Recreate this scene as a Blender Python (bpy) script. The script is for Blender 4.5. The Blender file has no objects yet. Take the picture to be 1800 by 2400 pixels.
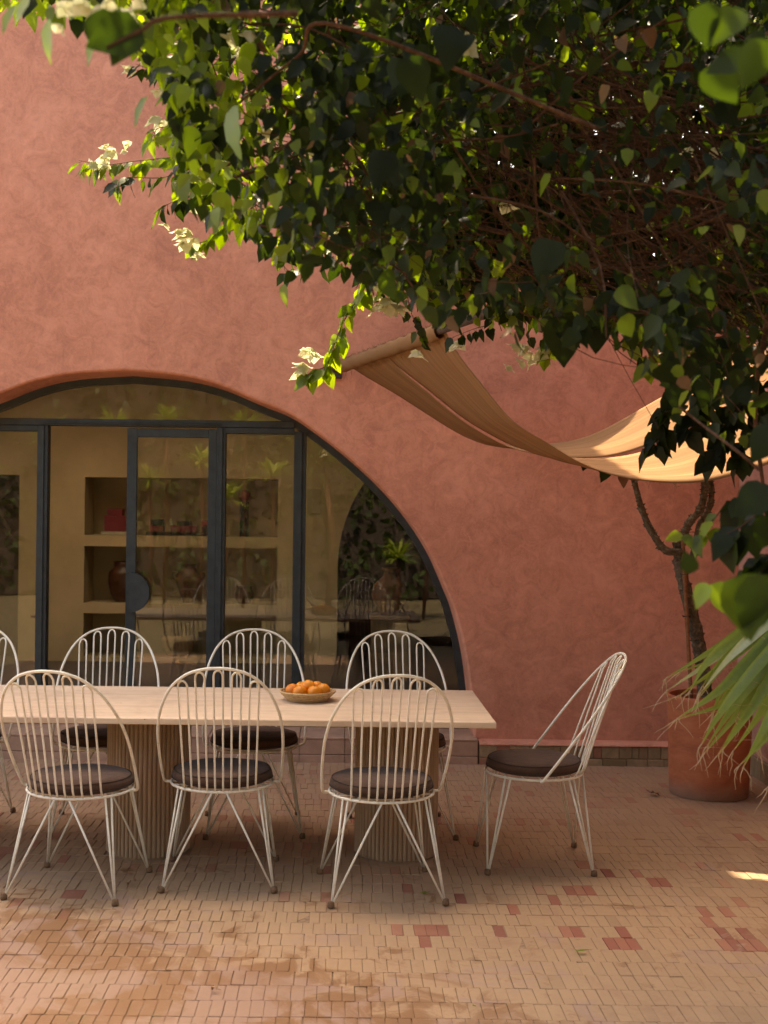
import bpy, math, random
import numpy as np
from mathutils import Vector, Matrix, noise
R = math.radians
random.seed(7); rng = np.random.default_rng(7)
sc = bpy.context.scene
COL = sc.collection

# ------------------------------------------------------------------ camera, sky, sun, exposure
F, ROLL, CH = 2900.0, 0.012, 1.65      # focal length in photo pixels, roll, eye height
cam_d = bpy.data.cameras.new("camera"); cam = bpy.data.objects.new("camera", cam_d); COL.objects.link(cam)
cam_d.sensor_width = 36; cam_d.lens = 36 * F / 2400
cam_d.shift_x = 100 / 2400; cam_d.shift_y = 0.0
cam_d.clip_start = .05; cam_d.clip_end = 500
cam.matrix_world = Matrix.Translation((0, 0, CH)) @ Matrix.Rotation(R(90), 4, 'X') @ Matrix.Rotation(ROLL, 4, 'Z')
cam_d.dof.use_dof = True; cam_d.dof.focus_distance = 5.9; cam_d.dof.aperture_fstop = 3.2
sc.camera = cam
SUN_EL, SUN_S, SKY_S, EXPO = 55, 2.8, 0.15, 2.48
world = bpy.data.worlds.new("World"); sc.world = world; world.use_nodes = True
wn = world.node_tree.nodes; wl = world.node_tree.links; wn.clear()
sky = wn.new('ShaderNodeTexSky'); sky.sky_type = 'NISHITA'; sky.sun_disc = False
sv = Vector((-math.cos(R(SUN_EL)) * math.sin(R(14)), math.cos(R(SUN_EL)) * math.cos(R(14)), math.sin(R(SUN_EL))))   # towards the sun
sky.sun_elevation = R(SUN_EL); sky.sun_rotation = math.atan2(sv.x, sv.y)
sky.dust_density = 4.0; sky.ozone_density = 0.6; sky.air_density = 0.8
bg = wn.new('ShaderNodeBackground'); bg.inputs['Strength'].default_value = SKY_S
wo = wn.new('ShaderNodeOutputWorld'); wl.new(sky.outputs[0], bg.inputs[0]); wl.new(bg.outputs[0], wo.inputs[0])
sd = bpy.data.lights.new("sun", 'SUN'); sd.energy = SUN_S; sd.angle = R(.53); sd.color = (1, .93, .82)
sun = bpy.data.objects.new("sun", sd); COL.objects.link(sun)
sun.rotation_euler = sv.to_track_quat('Z', 'Y').to_euler()
vs = sc.view_settings
vs.view_transform = 'Standard'; vs.look = 'None'; vs.gamma = 1; vs.use_curve_mapping = False; vs.exposure = EXPO
try:
    vs.use_white_balance = True; vs.white_balance_temperature = 8600; vs.white_balance_tint = 10
except Exception:
    pass
sc.cycles.max_bounces = 8; sc.cycles.transparent_max_bounces = 16; sc.cycles.diffuse_bounces = 5
sc.cycles.use_denoising = True

# ------------------------------------------------------------------ helpers
def at(px, py, D):
    """world point at depth D (metres in front of the lens) that the photo shows at pixel (px, py)"""
    x, y = px - 900, py - 1200
    u = x * math.cos(ROLL) + y * math.sin(ROLL) + 100
    v = -x * math.sin(ROLL) + y * math.cos(ROLL)
    return Vector((u * D / F, D, CH - v * D / F))

def tag(o, label=None, cat=None, group=None, kind=None):
    if label: o['label'] = label
    if cat: o['category'] = cat
    if group: o['group'] = group
    if kind: o['kind'] = kind
    return o

def empty(name, loc, rz=0):
    o = bpy.data.objects.new(name, None); COL.objects.link(o); o.empty_display_size = .1
    o.location = loc; o.rotation_euler = (0, 0, rz); return o

class MB:
    def __init__(s): s.v = []; s.f = []; s.t = []; s.tone = 0.5
    def add(s, vs_, fs_):
        b = len(s.v); s.v += [tuple(p) for p in vs_]; s.t += [s.tone] * len(vs_)
        s.f += [tuple(i + b for i in f) for f in fs_]
    def box(s, x0, x1, y0, y1, z0, z1, bev=0.0, M=None):
        if bev <= 0:
            v = [(x, y, z) for z in (z0, z1) for y in (y0, y1) for x in (x0, x1)]
            f = [(0, 2, 3, 1), (4, 5, 7, 6), (0, 1, 5, 4), (2, 6, 7, 3), (0, 4, 6, 2), (1, 3, 7, 5)]
        else:
            b = bev
            ring = lambda i, z: [(x0 + i, y0 + i, z), (x1 - i, y0 + i, z), (x1 - i, y1 - i, z), (x0 + i, y1 - i, z)]
            v = ring(b, z0) + ring(0, z0 + b) + ring(0, z1 - b) + ring(b, z1)
            f = [(3, 2, 1, 0), (12, 13, 14, 15)]
            for k in range(3):
                for i in range(4):
                    j = (i + 1) % 4; f.append((k * 4 + i, k * 4 + j, k * 4 + 4 + j, k * 4 + 4 + i))
        if M is not None: v = [M @ Vector(p) for p in v]
        s.add(v, f)
    def tube(s, pts, r, n=8, caps=True):
        pts = [Vector(p) for p in pts]; m = len(pts)
        rr = r if hasattr(r, '__len__') else [r] * m
        t = (pts[1] - pts[0]).normalized()
        u = t.orthogonal().normalized(); vs_ = []
        for i, p in enumerate(pts):
            a = pts[max(i - 1, 0)]; b = pts[min(i + 1, m - 1)]; t2 = (b - a)
            t2 = t2.normalized() if t2.length > 1e-9 else t
            u = (u - t2 * u.dot(t2))
            u = u.normalized() if u.length > 1e-6 else t2.orthogonal().normalized()
            w = t2.cross(u); t = t2
            for k in range(n):
                q = 2 * math.pi * k / n; vs_.append(p + (u * math.cos(q) + w * math.sin(q)) * rr[i])
        fs_ = [(i * n + k, i * n + (k + 1) % n, (i + 1) * n + (k + 1) % n, (i + 1) * n + k) for i in range(m - 1) for k in range(n)]
        if caps: fs_ += [tuple(reversed(range(n))), tuple(range((m - 1) * n, m * n))]
        s.add(vs_, fs_)
    def lathe(s, prof, n=32, c=(0, 0, 0), wob=None):
        vs_ = []; fs_ = []
        for (r, z) in prof:
            for k in range(n):
                q = 2 * math.pi * k / n; rr = r * (wob(q, z) if wob else 1)
                vs_.append((c[0] + rr * math.cos(q), c[1] + rr * math.sin(q), c[2] + z))
        for i in range(len(prof) - 1):
            for k in range(n):
                j = (k + 1) % n; fs_.append((i * n + k, i * n + j, (i + 1) * n + j, (i + 1) * n + k))
        s.add(vs_, fs_)
    def build(s, name, mat, parent=None, smooth=False, sharp=None):
        me = bpy.data.meshes.new(name); me.from_pydata(s.v, [], s.f); me.update()
        a = me.attributes.new('tone', 'FLOAT', 'POINT'); a.data.foreach_set('value', s.t)
        if mat: me.materials.append(mat)
        if smooth:
            me.polygons.foreach_set('use_smooth', [True] * len(me.polygons))
            if sharp: me.set_sharp_from_angle(angle=R(sharp))
        o = bpy.data.objects.new(name, me); COL.objects.link(o)
        if parent: o.parent = parent
        return o

def spline(pts, n=10):
    P = [Vector(p) for p in pts]; P = [2 * P[0] - P[1]] + P + [2 * P[-1] - P[-2]]; out = []
    for i in range(1, len(P) - 2):
        a, b, c, d = P[i - 1:i + 3]
        for k in range(n):
            t = k / n
            out.append(.5 * ((2 * b) + (c - a) * t + (2 * a - 5 * b + 4 * c - d) * t * t + (3 * b - a - 3 * c + d) * t ** 3))
    out.append(P[-2]); return out

def copy_tree(o, parent=None):
    c = o.copy(); COL.objects.link(c)
    if parent: c.parent = parent
    for ch in list(o.children): copy_tree(ch, c)
    return c

# ------------------------------------------------------------------ materials
def mat(name):
    m = bpy.data.materials.new(name); m.use_nodes = True; nt = m.node_tree
    return m, nt, nt.nodes['Principled BSDF'], nt.nodes['Material Output']
def N(nt, t, **kw):
    n = nt.nodes.new(t)
    for k, v in kw.items():
        if k in n.inputs: n.inputs[k].default_value = v
        else: setattr(n, k, v)
    return n
def ramp(nt, stops):
    r = nt.nodes.new('ShaderNodeValToRGB'); e = r.color_ramp.elements
    while len(e) > 1: e.remove(e[-1])
    e[0].position = stops[0][0]; e[0].color = (*stops[0][1], 1)
    for p, c in stops[1:]:
        x = e.new(p); x.color = (*c, 1)
    return r
def pos(nt):
    return nt.nodes.new('ShaderNodeNewGeometry').outputs['Position']
def tex(nt, scale, detail=4, rough=.6, dist=0, vec=None, out=0, stretch=None):
    n = N(nt, 'ShaderNodeTexNoise', Scale=scale, Detail=detail, Roughness=rough, Distortion=dist)
    v = vec or pos(nt)
    if stretch:
        mp = N(nt, 'ShaderNodeMapping'); mp.inputs['Scale'].default_value = stretch
        nt.links.new(v, mp.inputs[0]); v = mp.outputs[0]
    nt.links.new(v, n.inputs['Vector']); return n.outputs[out]
def mix(nt, fac, a, b, mode='MIX'):
    n = nt.nodes.new('ShaderNodeMix'); n.data_type = 'RGBA'; n.blend_type = mode
    for s_, v in ((0, fac), (6, a), (7, b)):
        if hasattr(v, 'is_output'): nt.links.new(v, n.inputs[s_])
        elif s_ == 0: n.inputs[0].default_value = v
        else: n.inputs[s_].default_value = (*v, 1)
    return n.outputs[2]
def math_(nt, op, a, b=0.0, clamp=False):
    n = nt.nodes.new('ShaderNodeMath'); n.operation = op; n.use_clamp = clamp
    for i, v in enumerate((a, b)):
        if hasattr(v, 'is_output'): nt.links.new(v, n.inputs[i])
        else: n.inputs[i].default_value = v
    return n.outputs[0]
def maprange(nt, v, a, b, c=0.0, d=1.0):
    n = nt.nodes.new('ShaderNodeMapRange'); nt.links.new(v, n.inputs[0])
    for i, x in enumerate((a, b, c, d)): n.inputs[i + 1].default_value = x
    return n.outputs[0]
def bump(nt, bsdf, h, strength=.3, dist=.01, prev=None):
    b = N(nt, 'ShaderNodeBump', Strength=strength, Distance=dist); nt.links.new(h, b.inputs['Height'])
    if prev is not None: nt.links.new(prev, b.inputs['Normal'])
    nt.links.new(b.outputs[0], bsdf.inputs['Normal']); return b.outputs[0]

def simple(name, c, rough=.6, spec=.3, var=.12, scale=20, bmp=.15, bd=.003, metal=0):
    m, nt, b, o = mat(name)
    n = tex(nt, scale, 5)
    dk = tuple(x * (1 - var) for x in c); lt = tuple(min(1, x * (1 + var)) for x in c)
    r = ramp(nt, [(.3, dk), (.7, lt)]); nt.links.new(n, r.inputs[0]); nt.links.new(r.outputs[0], b.inputs['Base Color'])
    b.inputs['Roughness'].default_value = rough; b.inputs['Specular IOR Level'].default_value = spec; b.inputs['Metallic'].default_value = metal
    if bmp: bump(nt, b, tex(nt, scale * 4, 4), bmp, bd)
    return m

def plaster(name, c1, c2, c3):
    m, nt, b, o = mat(name)
    big = tex(nt, 1.5, 6, .6, .9); mid = tex(nt, 7, 8, .72, 1.4); fine = tex(nt, 60, 5, .75)
    r = ramp(nt, [(.40, c1), (.5, c2), (.60, c3)])
    s = math_(nt, 'ADD', math_(nt, 'MULTIPLY', big, .36), math_(nt, 'ADD', math_(nt, 'MULTIPLY', mid, .46), math_(nt, 'MULTIPLY', fine, .18)))
    nt.links.new(s, r.inputs[0]); c = r.outputs[0]
    # trowel clouds: pale swirls
    sw = tex(nt, 4.5, 9, .78, 2.6); c = mix(nt, maprange(nt, sw, .50, .70, 0, .32), c, tuple(min(1, x * 1.28) for x in c3))
    sp = tex(nt, 14, 10, .8, 2.2); c = mix(nt, maprange(nt, sp, .57, .76, 0, .30), c, tuple(x * .68 for x in c1))
    c = mix(nt, maprange(nt, tex(nt, .55, 4, .55, .6), .38, .62, .0, .40), c, mix(nt, 1.0, c, (.82, .80, .80), 'MULTIPLY'))
    sc_ = tex(nt, 1.4, 9, .8, 3.5, stretch=(2.2, 1, .35)); c = mix(nt, maprange(nt, sc_, .62, .72, 0, .30), c, tuple(min(1, x * 1.2) for x in c3))
    dr = tex(nt, 5, 6, .7, .6, stretch=(3.2, 1, .28)); c = mix(nt, maprange(nt, dr, .60, .74, 0, .28), c, tuple(x * .74 for x in c1))
    # dust and splash stains close to the ground
    sep = nt.nodes.new('ShaderNodeSeparateXYZ'); nt.links.new(pos(nt), sep.inputs[0])
    low = math_(nt, 'MULTIPLY', maprange(nt, sep.outputs[2], .95, .15, 0, 1), maprange(nt, tex(nt, 3, 6, .7), .35, .65, 0, 1), True)
    c = mix(nt, math_(nt, 'MULTIPLY', low, .35), c, (.30, .17, .105))
    nt.links.new(c, b.inputs['Base Color'])
    b.inputs['Roughness'].default_value = .72; b.inputs['Specular IOR Level'].default_value = .25
    n1 = bump(nt, b, mid, .25, .012); n2 = bump(nt, b, sp, .3, .004, n1); bump(nt, b, fine, .35, .0015, n2)
    return m
M_WALL = plaster('wall_plaster', (.49, .186, .118), (.63, .248, .155), (.74, .308, .200))
M_WALL2 = plaster('side_plaster', (.41, .20, .15), (.51, .255, .195), (.58, .30, .23))

def brick_mat(name, src):
    m, nt, b, o = mat(name)
    if src == 'obj': tn = nt.nodes.new('ShaderNodeObjectInfo').outputs['Alpha']
    else: tn = N(nt, 'ShaderNodeAttribute', attribute_name='tone').outputs['Fac']
    r = ramp(nt, [(0, (.25, .15, .085)), (.3, (.34, .205, .118)), (.55, (.365, .225, .128)), (.78, (.40, .25, .145)), (.84, (.34, .13, .08)), (.92, (.27, .08, .05)), (1, (.19, .045, .035))])
    r.color_ramp.interpolation = 'LINEAR'
    nt.links.new(tn, r.inputs[0]); c = r.outputs[0]
    c = mix(nt, .55, c, mix(nt, tex(nt, 26, 8, .75, .5), (.28, .165, .09), (.46, .30, .18)), 'MIX')
    sep = nt.nodes.new('ShaderNodeSeparateXYZ'); nt.links.new(pos(nt), sep.inputs[0])
    X, Y = sep.outputs[0], sep.outputs[1]
    # red bricks keep their red
    c = mix(nt, maprange(nt, tn, .80, .88, 0, .75), c, r.outputs[0])
    # damp / worn orange region lower left, mauve lime film patches
    d = math_(nt, 'ADD', math_(nt, 'MULTIPLY', X, .55), Y)
    wet = maprange(nt, d, 4.75, 3.5, 0, 1)
    pat = tex(nt, 6, 8, .68, .8)
    w2 = maprange(nt, math_(nt, 'ADD', pat, math_(nt, 'MULTIPLY', wet, .42)), .58, .66, 0, 1)
    c = mix(nt, math_(nt, 'MULTIPLY', w2, .85), c, (.21, .095, .04))
    film = maprange(nt, math_(nt, 'ADD', tex(nt, 3.2, 7, .6, 1.2), math_(nt, 'MULTIPLY', maprange(nt, d, 4.9, 3.8, 0, 1), .14)), .58, .66, 0, .75)
    c = mix(nt, film, c, (.33, .205, .15))
    mz = maprange(nt, tex(nt, 9, 6, .7), .58, .66, 0, .6)
    moss = math_(nt, 'MULTIPLY', math_(nt, 'MULTIPLY', mz, maprange(nt, Y, 4.45, 4.15, 0, 1)), maprange(nt, X, -.35, -.6, 0, 1))
    c = mix(nt, moss, c, (.13, .10, .035))
    # dust bleaching and grime in broad areas
    c = mix(nt, maprange(nt, tex(nt, 1.3, 5, .6), .45, .7, 0, .35), c, (.39, .255, .155))
    c = mix(nt, maprange(nt, tex(nt, 3.0, 8, .75, 1.0), .54, .70, 0, .42), c, (.25, .12, .075))
    far = maprange(nt, Y, 5.9, 7.4, 0, .55)
    c = mix(nt, math_(nt, 'MULTIPLY', far, maprange(nt, tex(nt, 2.2, 6, .7), .35, .6, .25, 1)), c, (.31, .165, .10))
    nt.links.new(c, b.inputs['Base Color'])
    rg = maprange(nt, w2, 0, 1, .82, .55); nt.links.new(rg, b.inputs['Roughness'])
    b.inputs['Specular IOR Level'].default_value = .25
    n1 = bump(nt, b, tex(nt, 45, 6, .7), .5, .0025); bump(nt, b, tex(nt, 260, 3, .6), .4, .0008, n1)
    return m
M_BRICKO = brick_mat('paver_clay', 'obj'); M_BRICK = brick_mat('paver_clay_far', 'attr')
M_JOINT = simple('joint_sand', (.27, .17, .105), .95, .1, .35, 60, .5)
M_GROUND = simple('packed_ground', (.15, .115, .065), .9, .15, .15, 6, .3)
def plinth_mat():
    m, nt, b, o = mat('plinth_brick')
    tn = nt.nodes.new('ShaderNodeObjectInfo').outputs['Random']
    r = ramp(nt, [(0, (.24, .16, .085)), (.4, (.36, .24, .135)), (.7, (.44, .28, .16)), (.86, (.27, .21, .12)), (.95, (.38, .14, .09))]); nt.links.new(tn, r.inputs[0])
    c = mix(nt, maprange(nt, tex(nt, 16, 7, .7), .4, .65, 0, .7), r.outputs[0], (.22, .15, .085))
    nt.links.new(c, b.inputs['Base Color']); b.inputs['Roughness'].default_value = .85; b.inputs['Specular IOR Level'].default_value = .15
    bump(nt, b, tex(nt, 50, 6, .7), .6, .004); return m
M_PLINTH = plinth_mat()
M_STEP = simple('step_tile', (.40, .23, .15), .75, .25, .2, 9, .4, .004)

def paint():
    m, nt, b, o = mat('cream_paint')
    n = tex(nt, 22, 7, .7); r = ramp(nt, [(.25, (.44, .36, .25)), (.42, (.70, .63, .51)), (.7, (.79, .74, .63))]); nt.links.new(n, r.inputs[0])
    c = r.outputs[0]
    sep = nt.nodes.new('ShaderNodeSeparateXYZ'); nt.links.new(pos(nt), sep.inputs[0])
    rust = math_(nt, 'MULTIPLY', maprange(nt, tex(nt, 70, 6, .8), .62, .70, 0, 1), maprange(nt, sep.outputs[2], .6, .05, .25, 1))
    c = mix(nt, rust, c, (.16, .07, .03)); nt.links.new(c, b.inputs['Base Color'])
    b.inputs['Roughness'].default_value = .48; b.inputs['Specular IOR Level'].default_value = .4
    bump(nt, b, tex(nt, 150, 4), .3, .001); return m
M_PAINT = paint()
M_CAP = simple('rusty_cap', (.16, .085, .045), .8, .2, .4, 60)
def fabric(name, c):
    m, nt, b, o = mat(name)
    w = tex(nt, 9, 6, .65); r = ramp(nt, [(.3, tuple(x * .8 for x in c)), (.7, tuple(x * 1.25 for x in c))]); nt.links.new(w, r.inputs[0]); nt.links.new(r.outputs[0], b.inputs['Base Color'])
    b.inputs['Roughness'].default_value = .9; b.inputs['Specular IOR Level'].default_value = .15
    b.inputs['Sheen Weight'].default_value = .08
    n1 = bump(nt, b, tex(nt, 14, 4, .6, 1.0), .55, .012); bump(nt, b, tex(nt, 700, 2), .5, .0008, n1); return m
M_CUSH = fabric('taupe_cushion', (.070, .036, .023))
M_PIPE = simple('piping', (.05, .035, .028), .9, .1)
def travertine(name, dark=1.0):
    m, nt, b, o = mat(name)
    v = tex(nt, 9, 9, .7, .5, stretch=(.22, 1.6, 1.6)); r = ramp(nt, [(.36, tuple(x * dark for x in (.56, .39, .265))), (.5, tuple(x * dark for x in (.63, .455, .315))), (.68, tuple(x * dark for x in (.68, .505, .36)))]); nt.links.new(v, r.inputs[0])
    c = mix(nt, maprange(nt, tex(nt, 2.4, 6, .7, .7), .5, .66, 0, .38), r.outputs[0], (.36, .22, .155))
    hole = maprange(nt, tex(nt, 42, 4, .6, .3, stretch=(.5, 1, 1)), .69, .73, 0, 1)
    c = mix(nt, math_(nt, 'MULTIPLY', hole, .8), c, (.12, .07, .045)); nt.links.new(c, b.inputs['Base Color'])
    b.inputs['Roughness'].default_value = .55; b.inputs['Specular IOR Level'].default_value = .35
    inv = math_(nt, 'SUBTRACT', 1.0, hole); bump(nt, b, inv, .8, .004); return m
M_TRAV = travertine('travertine')
def flute_mat():
    m, nt, b, o = mat('ribbed_base')
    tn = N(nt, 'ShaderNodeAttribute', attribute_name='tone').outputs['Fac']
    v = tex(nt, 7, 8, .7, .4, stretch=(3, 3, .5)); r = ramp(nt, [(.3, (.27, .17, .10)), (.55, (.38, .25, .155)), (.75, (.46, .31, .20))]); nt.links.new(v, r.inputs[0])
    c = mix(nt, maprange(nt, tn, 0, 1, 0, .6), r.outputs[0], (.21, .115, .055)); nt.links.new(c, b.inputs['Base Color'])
    b.inputs['Roughness'].default_value = .7; b.inputs['Specular IOR Level'].default_value = .25; bump(nt, b, tex(nt, 80, 5), .4, .002); return m
M_FLUTE = flute_mat()
def straw():
    m, nt, b, o = mat('woven_straw')
    w = tex(nt, 60, 4, .6, stretch=(1, 1, 3)); r = ramp(nt, [(.3, (.30, .17, .07)), (.6, (.52, .34, .16)), (.8, (.62, .44, .24))]); nt.links.new(w, r.inputs[0]); nt.links.new(r.outputs[0], b.inputs['Base Color'])
    b.inputs['Roughness'].default_value = .7; bump(nt, b, tex(nt, 380, 3, .5, 0, stretch=(1, 1, .3)), .8, .002); return m
M_STRAW = straw()
def orange():
    m, nt, b, o = mat('orange_peel')
    oi = nt.nodes.new('ShaderNodeObjectInfo').outputs['Random']
    r = ramp(nt, [(0, (.72, .19, .008)), (1, (.80, .31, .012))]); nt.links.new(oi, r.inputs[0])
    c = mix(nt, maprange(nt, tex(nt, 12, 4), .35, .65, 0, .5), r.outputs[0], (.70, .17, .008)); nt.links.new(c, b.inputs['Base Color'])
    b.inputs['Roughness'].default_value = .42; b.inputs['Specular IOR Level'].default_value = .45
    b.inputs['Subsurface Weight'].default_value = .08; b.inputs['Subsurface Radius'].default_value = (.01, .004, .001)
    v = N(nt, 'ShaderNodeTexVoronoi', Scale=420.0); nt.links.new(pos(nt), v.inputs['Vector']); bump(nt, b, v.outputs['Distance'], .35, .001); return m
M_ORANGE = orange()
M_STEM = simple('stem_green', (.12, .10, .03), .8)
M_STEEL = simple('painted_steel', (.028, .034, .036), .5, .45, .35, 14, .3, .002)
def glass():
    m, nt, b, o = mat('window_glass')
    nt.nodes.remove(b)
    tr = N(nt, 'ShaderNodeBsdfTransparent'); tr.inputs[0].default_value = (.88, .90, .84, 1)
    gl = N(nt, 'ShaderNodeBsdfGlossy', Roughness=.0); fr = N(nt, 'ShaderNodeFresnel', IOR=1.52)
    wv = tex(nt, 1.1, 2, .5); bp = N(nt, 'ShaderNodeBump', Strength=.05, Distance=.02); nt.links.new(wv, bp.inputs['Height']); nt.links.new(bp.outputs[0], gl.inputs['Normal'])
    k = math_(nt, 'MULTIPLY', fr.outputs[0], 2.2, True)      # double glazing: four reflecting faces
    mx = nt.nodes.new('ShaderNodeMixShader'); nt.links.new(k, mx.inputs[0]); nt.links.new(tr.outputs[0], mx.inputs[1]); nt.links.new(gl.outputs[0], mx.inputs[2])
    nt.links.new(mx.outputs[0], o.inputs['Surface']); return m
M_GLASS = glass()
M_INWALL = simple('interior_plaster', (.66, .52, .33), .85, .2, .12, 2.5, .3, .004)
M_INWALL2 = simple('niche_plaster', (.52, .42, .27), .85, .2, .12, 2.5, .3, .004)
M_GRANITE = simple('granite_floor', (.15, .12, .105), .45, .4, .55, 160, .1)
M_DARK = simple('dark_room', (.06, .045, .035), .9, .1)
M_DOORW = simple('dark_wood', (.10, .07, .045), .6, .3)
M_JAR = simple('brown_glaze', (.10, .038, .022), .28, .5, .35, 12, .3, .004)
M_JAR2 = simple('clay_glaze', (.17, .075, .04), .35, .5, .3, 10, .3, .004)
M_TAN = simple('tan_ceramic', (.34, .23, .13), .6, .3, .3, 10, .3, .004)
M_PINK = simple('pink_lacquer', (.24, .035, .05), .45, .4, .06)
M_BLACK = simple('black_lacquer', (.012, .014, .013), .35, .4, .1)
M_GREENB = simple('dark_green_glass', (.008, .022, .016), .2, .5, .2)
M_WHITE = simple('white_stone', (.62, .57, .48), .7, .3, .1)
M_URN = simple('ochre_urn', (.20, .085, .04), .6, .3, .3, 8)
def pot_mat():
    m, nt, b, o = mat('terracotta_pot')
    g = tex(nt, 6, 7, .7, .5, stretch=(1, 1, 2.5)); r = ramp(nt, [(.3, (.29, .075, .028)), (.5, (.40, .11, .042)), (.72, (.47, .155, .065))]); nt.links.new(g, r.inputs[0])
    sep = nt.nodes.new('ShaderNodeSeparateXYZ'); nt.links.new(pos(nt), sep.inputs[0])
    lo = math_(nt, 'MULTIPLY', maprange(nt, math_(nt, 'ADD', sep.outputs[2], math_(nt, 'MULTIPLY', tex(nt, 9, 6, .7), -.09)), .07, -.03, 0, 1), .7, True)
    c = mix(nt, lo, r.outputs[0], (.20, .15, .11)); nt.links.new(c, b.inputs['Base Color'])
    c2 = maprange(nt, tex(nt, 30, 8, .8), .6, .72, 0, .5); c = mix(nt, c2, c, (.40, .19, .11)); nt.links.new(c, b.inputs['Base Color'])
    b.inputs['Roughness'].default_value = .75; bump(nt, b, tex(nt, 40, 6, .7, stretch=(1, 1, 4)), .5, .003); return m
M_POT = pot_mat()
M_SOIL = simple('soil', (.05, .032, .02), .95, .1, .4, 60, 1, .01)
def bark(name, a, b_, c_):
    m, nt, b, o = mat(name)
    g = tex(nt, 40, 7, .75, .6); r = ramp(nt, [(.35, a), (.55, b_), (.7, c_)]); nt.links.new(g, r.inputs[0]); nt.links.new(r.outputs[0], b.inputs['Base Color'])
    b.inputs['Roughness'].default_value = .85; b.inputs['Specular IOR Level'].default_value = .15; bump(nt, b, g, .8, .006); return m
M_BARK = bark('thorny_bark', (.05, .035, .022), (.12, .09, .06), (.28, .23, .17))
M_TWIG = bark('vine_twig', (.045, .020, .012), (.10, .046, .027), (.20, .105, .06))
M_CANE = bark('bamboo_cane', (.16, .07, .035), (.25, .11, .055), (.30, .15, .08))
M_POLE = simple('pole_wood', (.085, .06, .05), .6, .3, .3, 30)

def leaf_mat(name, src, stops, tcol, tw=.35, rough=.5, spec=.22):
    m, nt, b, o = mat(name)
    if src == 'obj': tn = nt.nodes.new('ShaderNodeObjectInfo').outputs['Alpha']
    else: tn = N(nt, 'ShaderNodeAttribute', attribute_name='tone').outputs['Fac']
    r = ramp(nt, stops); nt.links.new(tn, r.inputs[0])
    c = mix(nt, maprange(nt, tex(nt, 55, 4, .6), .4, .7, 0, .35), r.outputs[0], mix(nt, 1.0, r.outputs[0], (1.7, 1.5, 1.3), 'MULTIPLY'))
    nt.links.new(c, b.inputs['Base Color']); b.inputs['Roughness'].default_value = rough; b.inputs['Specular IOR Level'].default_value = spec
    bump(nt, b, tex(nt, 120, 3, .6), .5, .002)
    t = N(nt, 'ShaderNodeBsdfTranslucent'); tr = ramp(nt, tcol); nt.links.new(tn, tr.inputs[0]); nt.links.new(tr.outputs[0], t.inputs[0])
    mx = nt.nodes.new('ShaderNodeMixShader'); mx.inputs[0].default_value = tw
    nt.links.new(b.outputs[0], mx.inputs[1]); nt.links.new(t.outputs[0], mx.inputs[2]); nt.links.new(mx.outputs[0], o.inputs['Surface']); return m
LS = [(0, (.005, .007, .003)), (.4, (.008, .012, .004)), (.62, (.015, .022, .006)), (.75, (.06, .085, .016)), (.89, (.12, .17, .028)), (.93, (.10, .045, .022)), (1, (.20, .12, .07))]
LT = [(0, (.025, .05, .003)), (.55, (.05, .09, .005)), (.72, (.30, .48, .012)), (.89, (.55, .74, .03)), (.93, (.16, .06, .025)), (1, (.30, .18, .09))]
M_LEAF = leaf_mat('vine_leaf', 'attr', LS, LT, .36); M_LEAFO = leaf_mat('vine_leaf_single', 'obj', LS, LT, .36)
M_FLOWER = leaf_mat('white_bract', 'attr', [(0, (.50, .48, .33)), (1, (.68, .64, .50))], [(0, (.62, .66, .35)), (1, (.75, .70, .45))], .45, .6, .2)
PS = [(0, (.15, .21, .045)), (.45, (.20, .28, .06)), (.68, (.20, .20, .05)), (.78, (.45, .28, .08)), (1, (.55, .38, .26))]
PT = [(0, (.25, .38, .05)), (.7, (.35, .38, .06)), (1, (.5, .35, .2))]
M_PALM = leaf_mat('palm_leaf', 'attr', PS, PT, .3, .38, .5)
M_PALM_LIT = leaf_mat('palm_leaf_lit', 'attr', [(0, (.40, .46, .28)), (.65, (.50, .52, .36)), (.8, (.50, .36, .16)), (1, (.55, .40, .28))], PT, .25, .3, .6)  # paler copy with sun glare painted into the colour
M_GRASSY = leaf_mat('blade_leaf', 'attr', [(0, (.14, .20, .03)), (1, (.34, .38, .07))], [(0, (.3, .45, .03)), (1, (.5, .6, .06))], .35)
M_HEDGE = leaf_mat('hedge_leaf', 'attr', [(0, (.018, .028, .010)), (1, (.05, .07, .02))], [(0, (.06, .10, .01)), (1, (.12, .18, .02))], .2)
M_DEAD = leaf_mat('dry_leaf', 'attr', [(0, (.24, .13, .07)), (1, (.36, .21, .12))], [(0, (.3, .15, .07)), (1, (.3, .15, .07))], .1)
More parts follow.
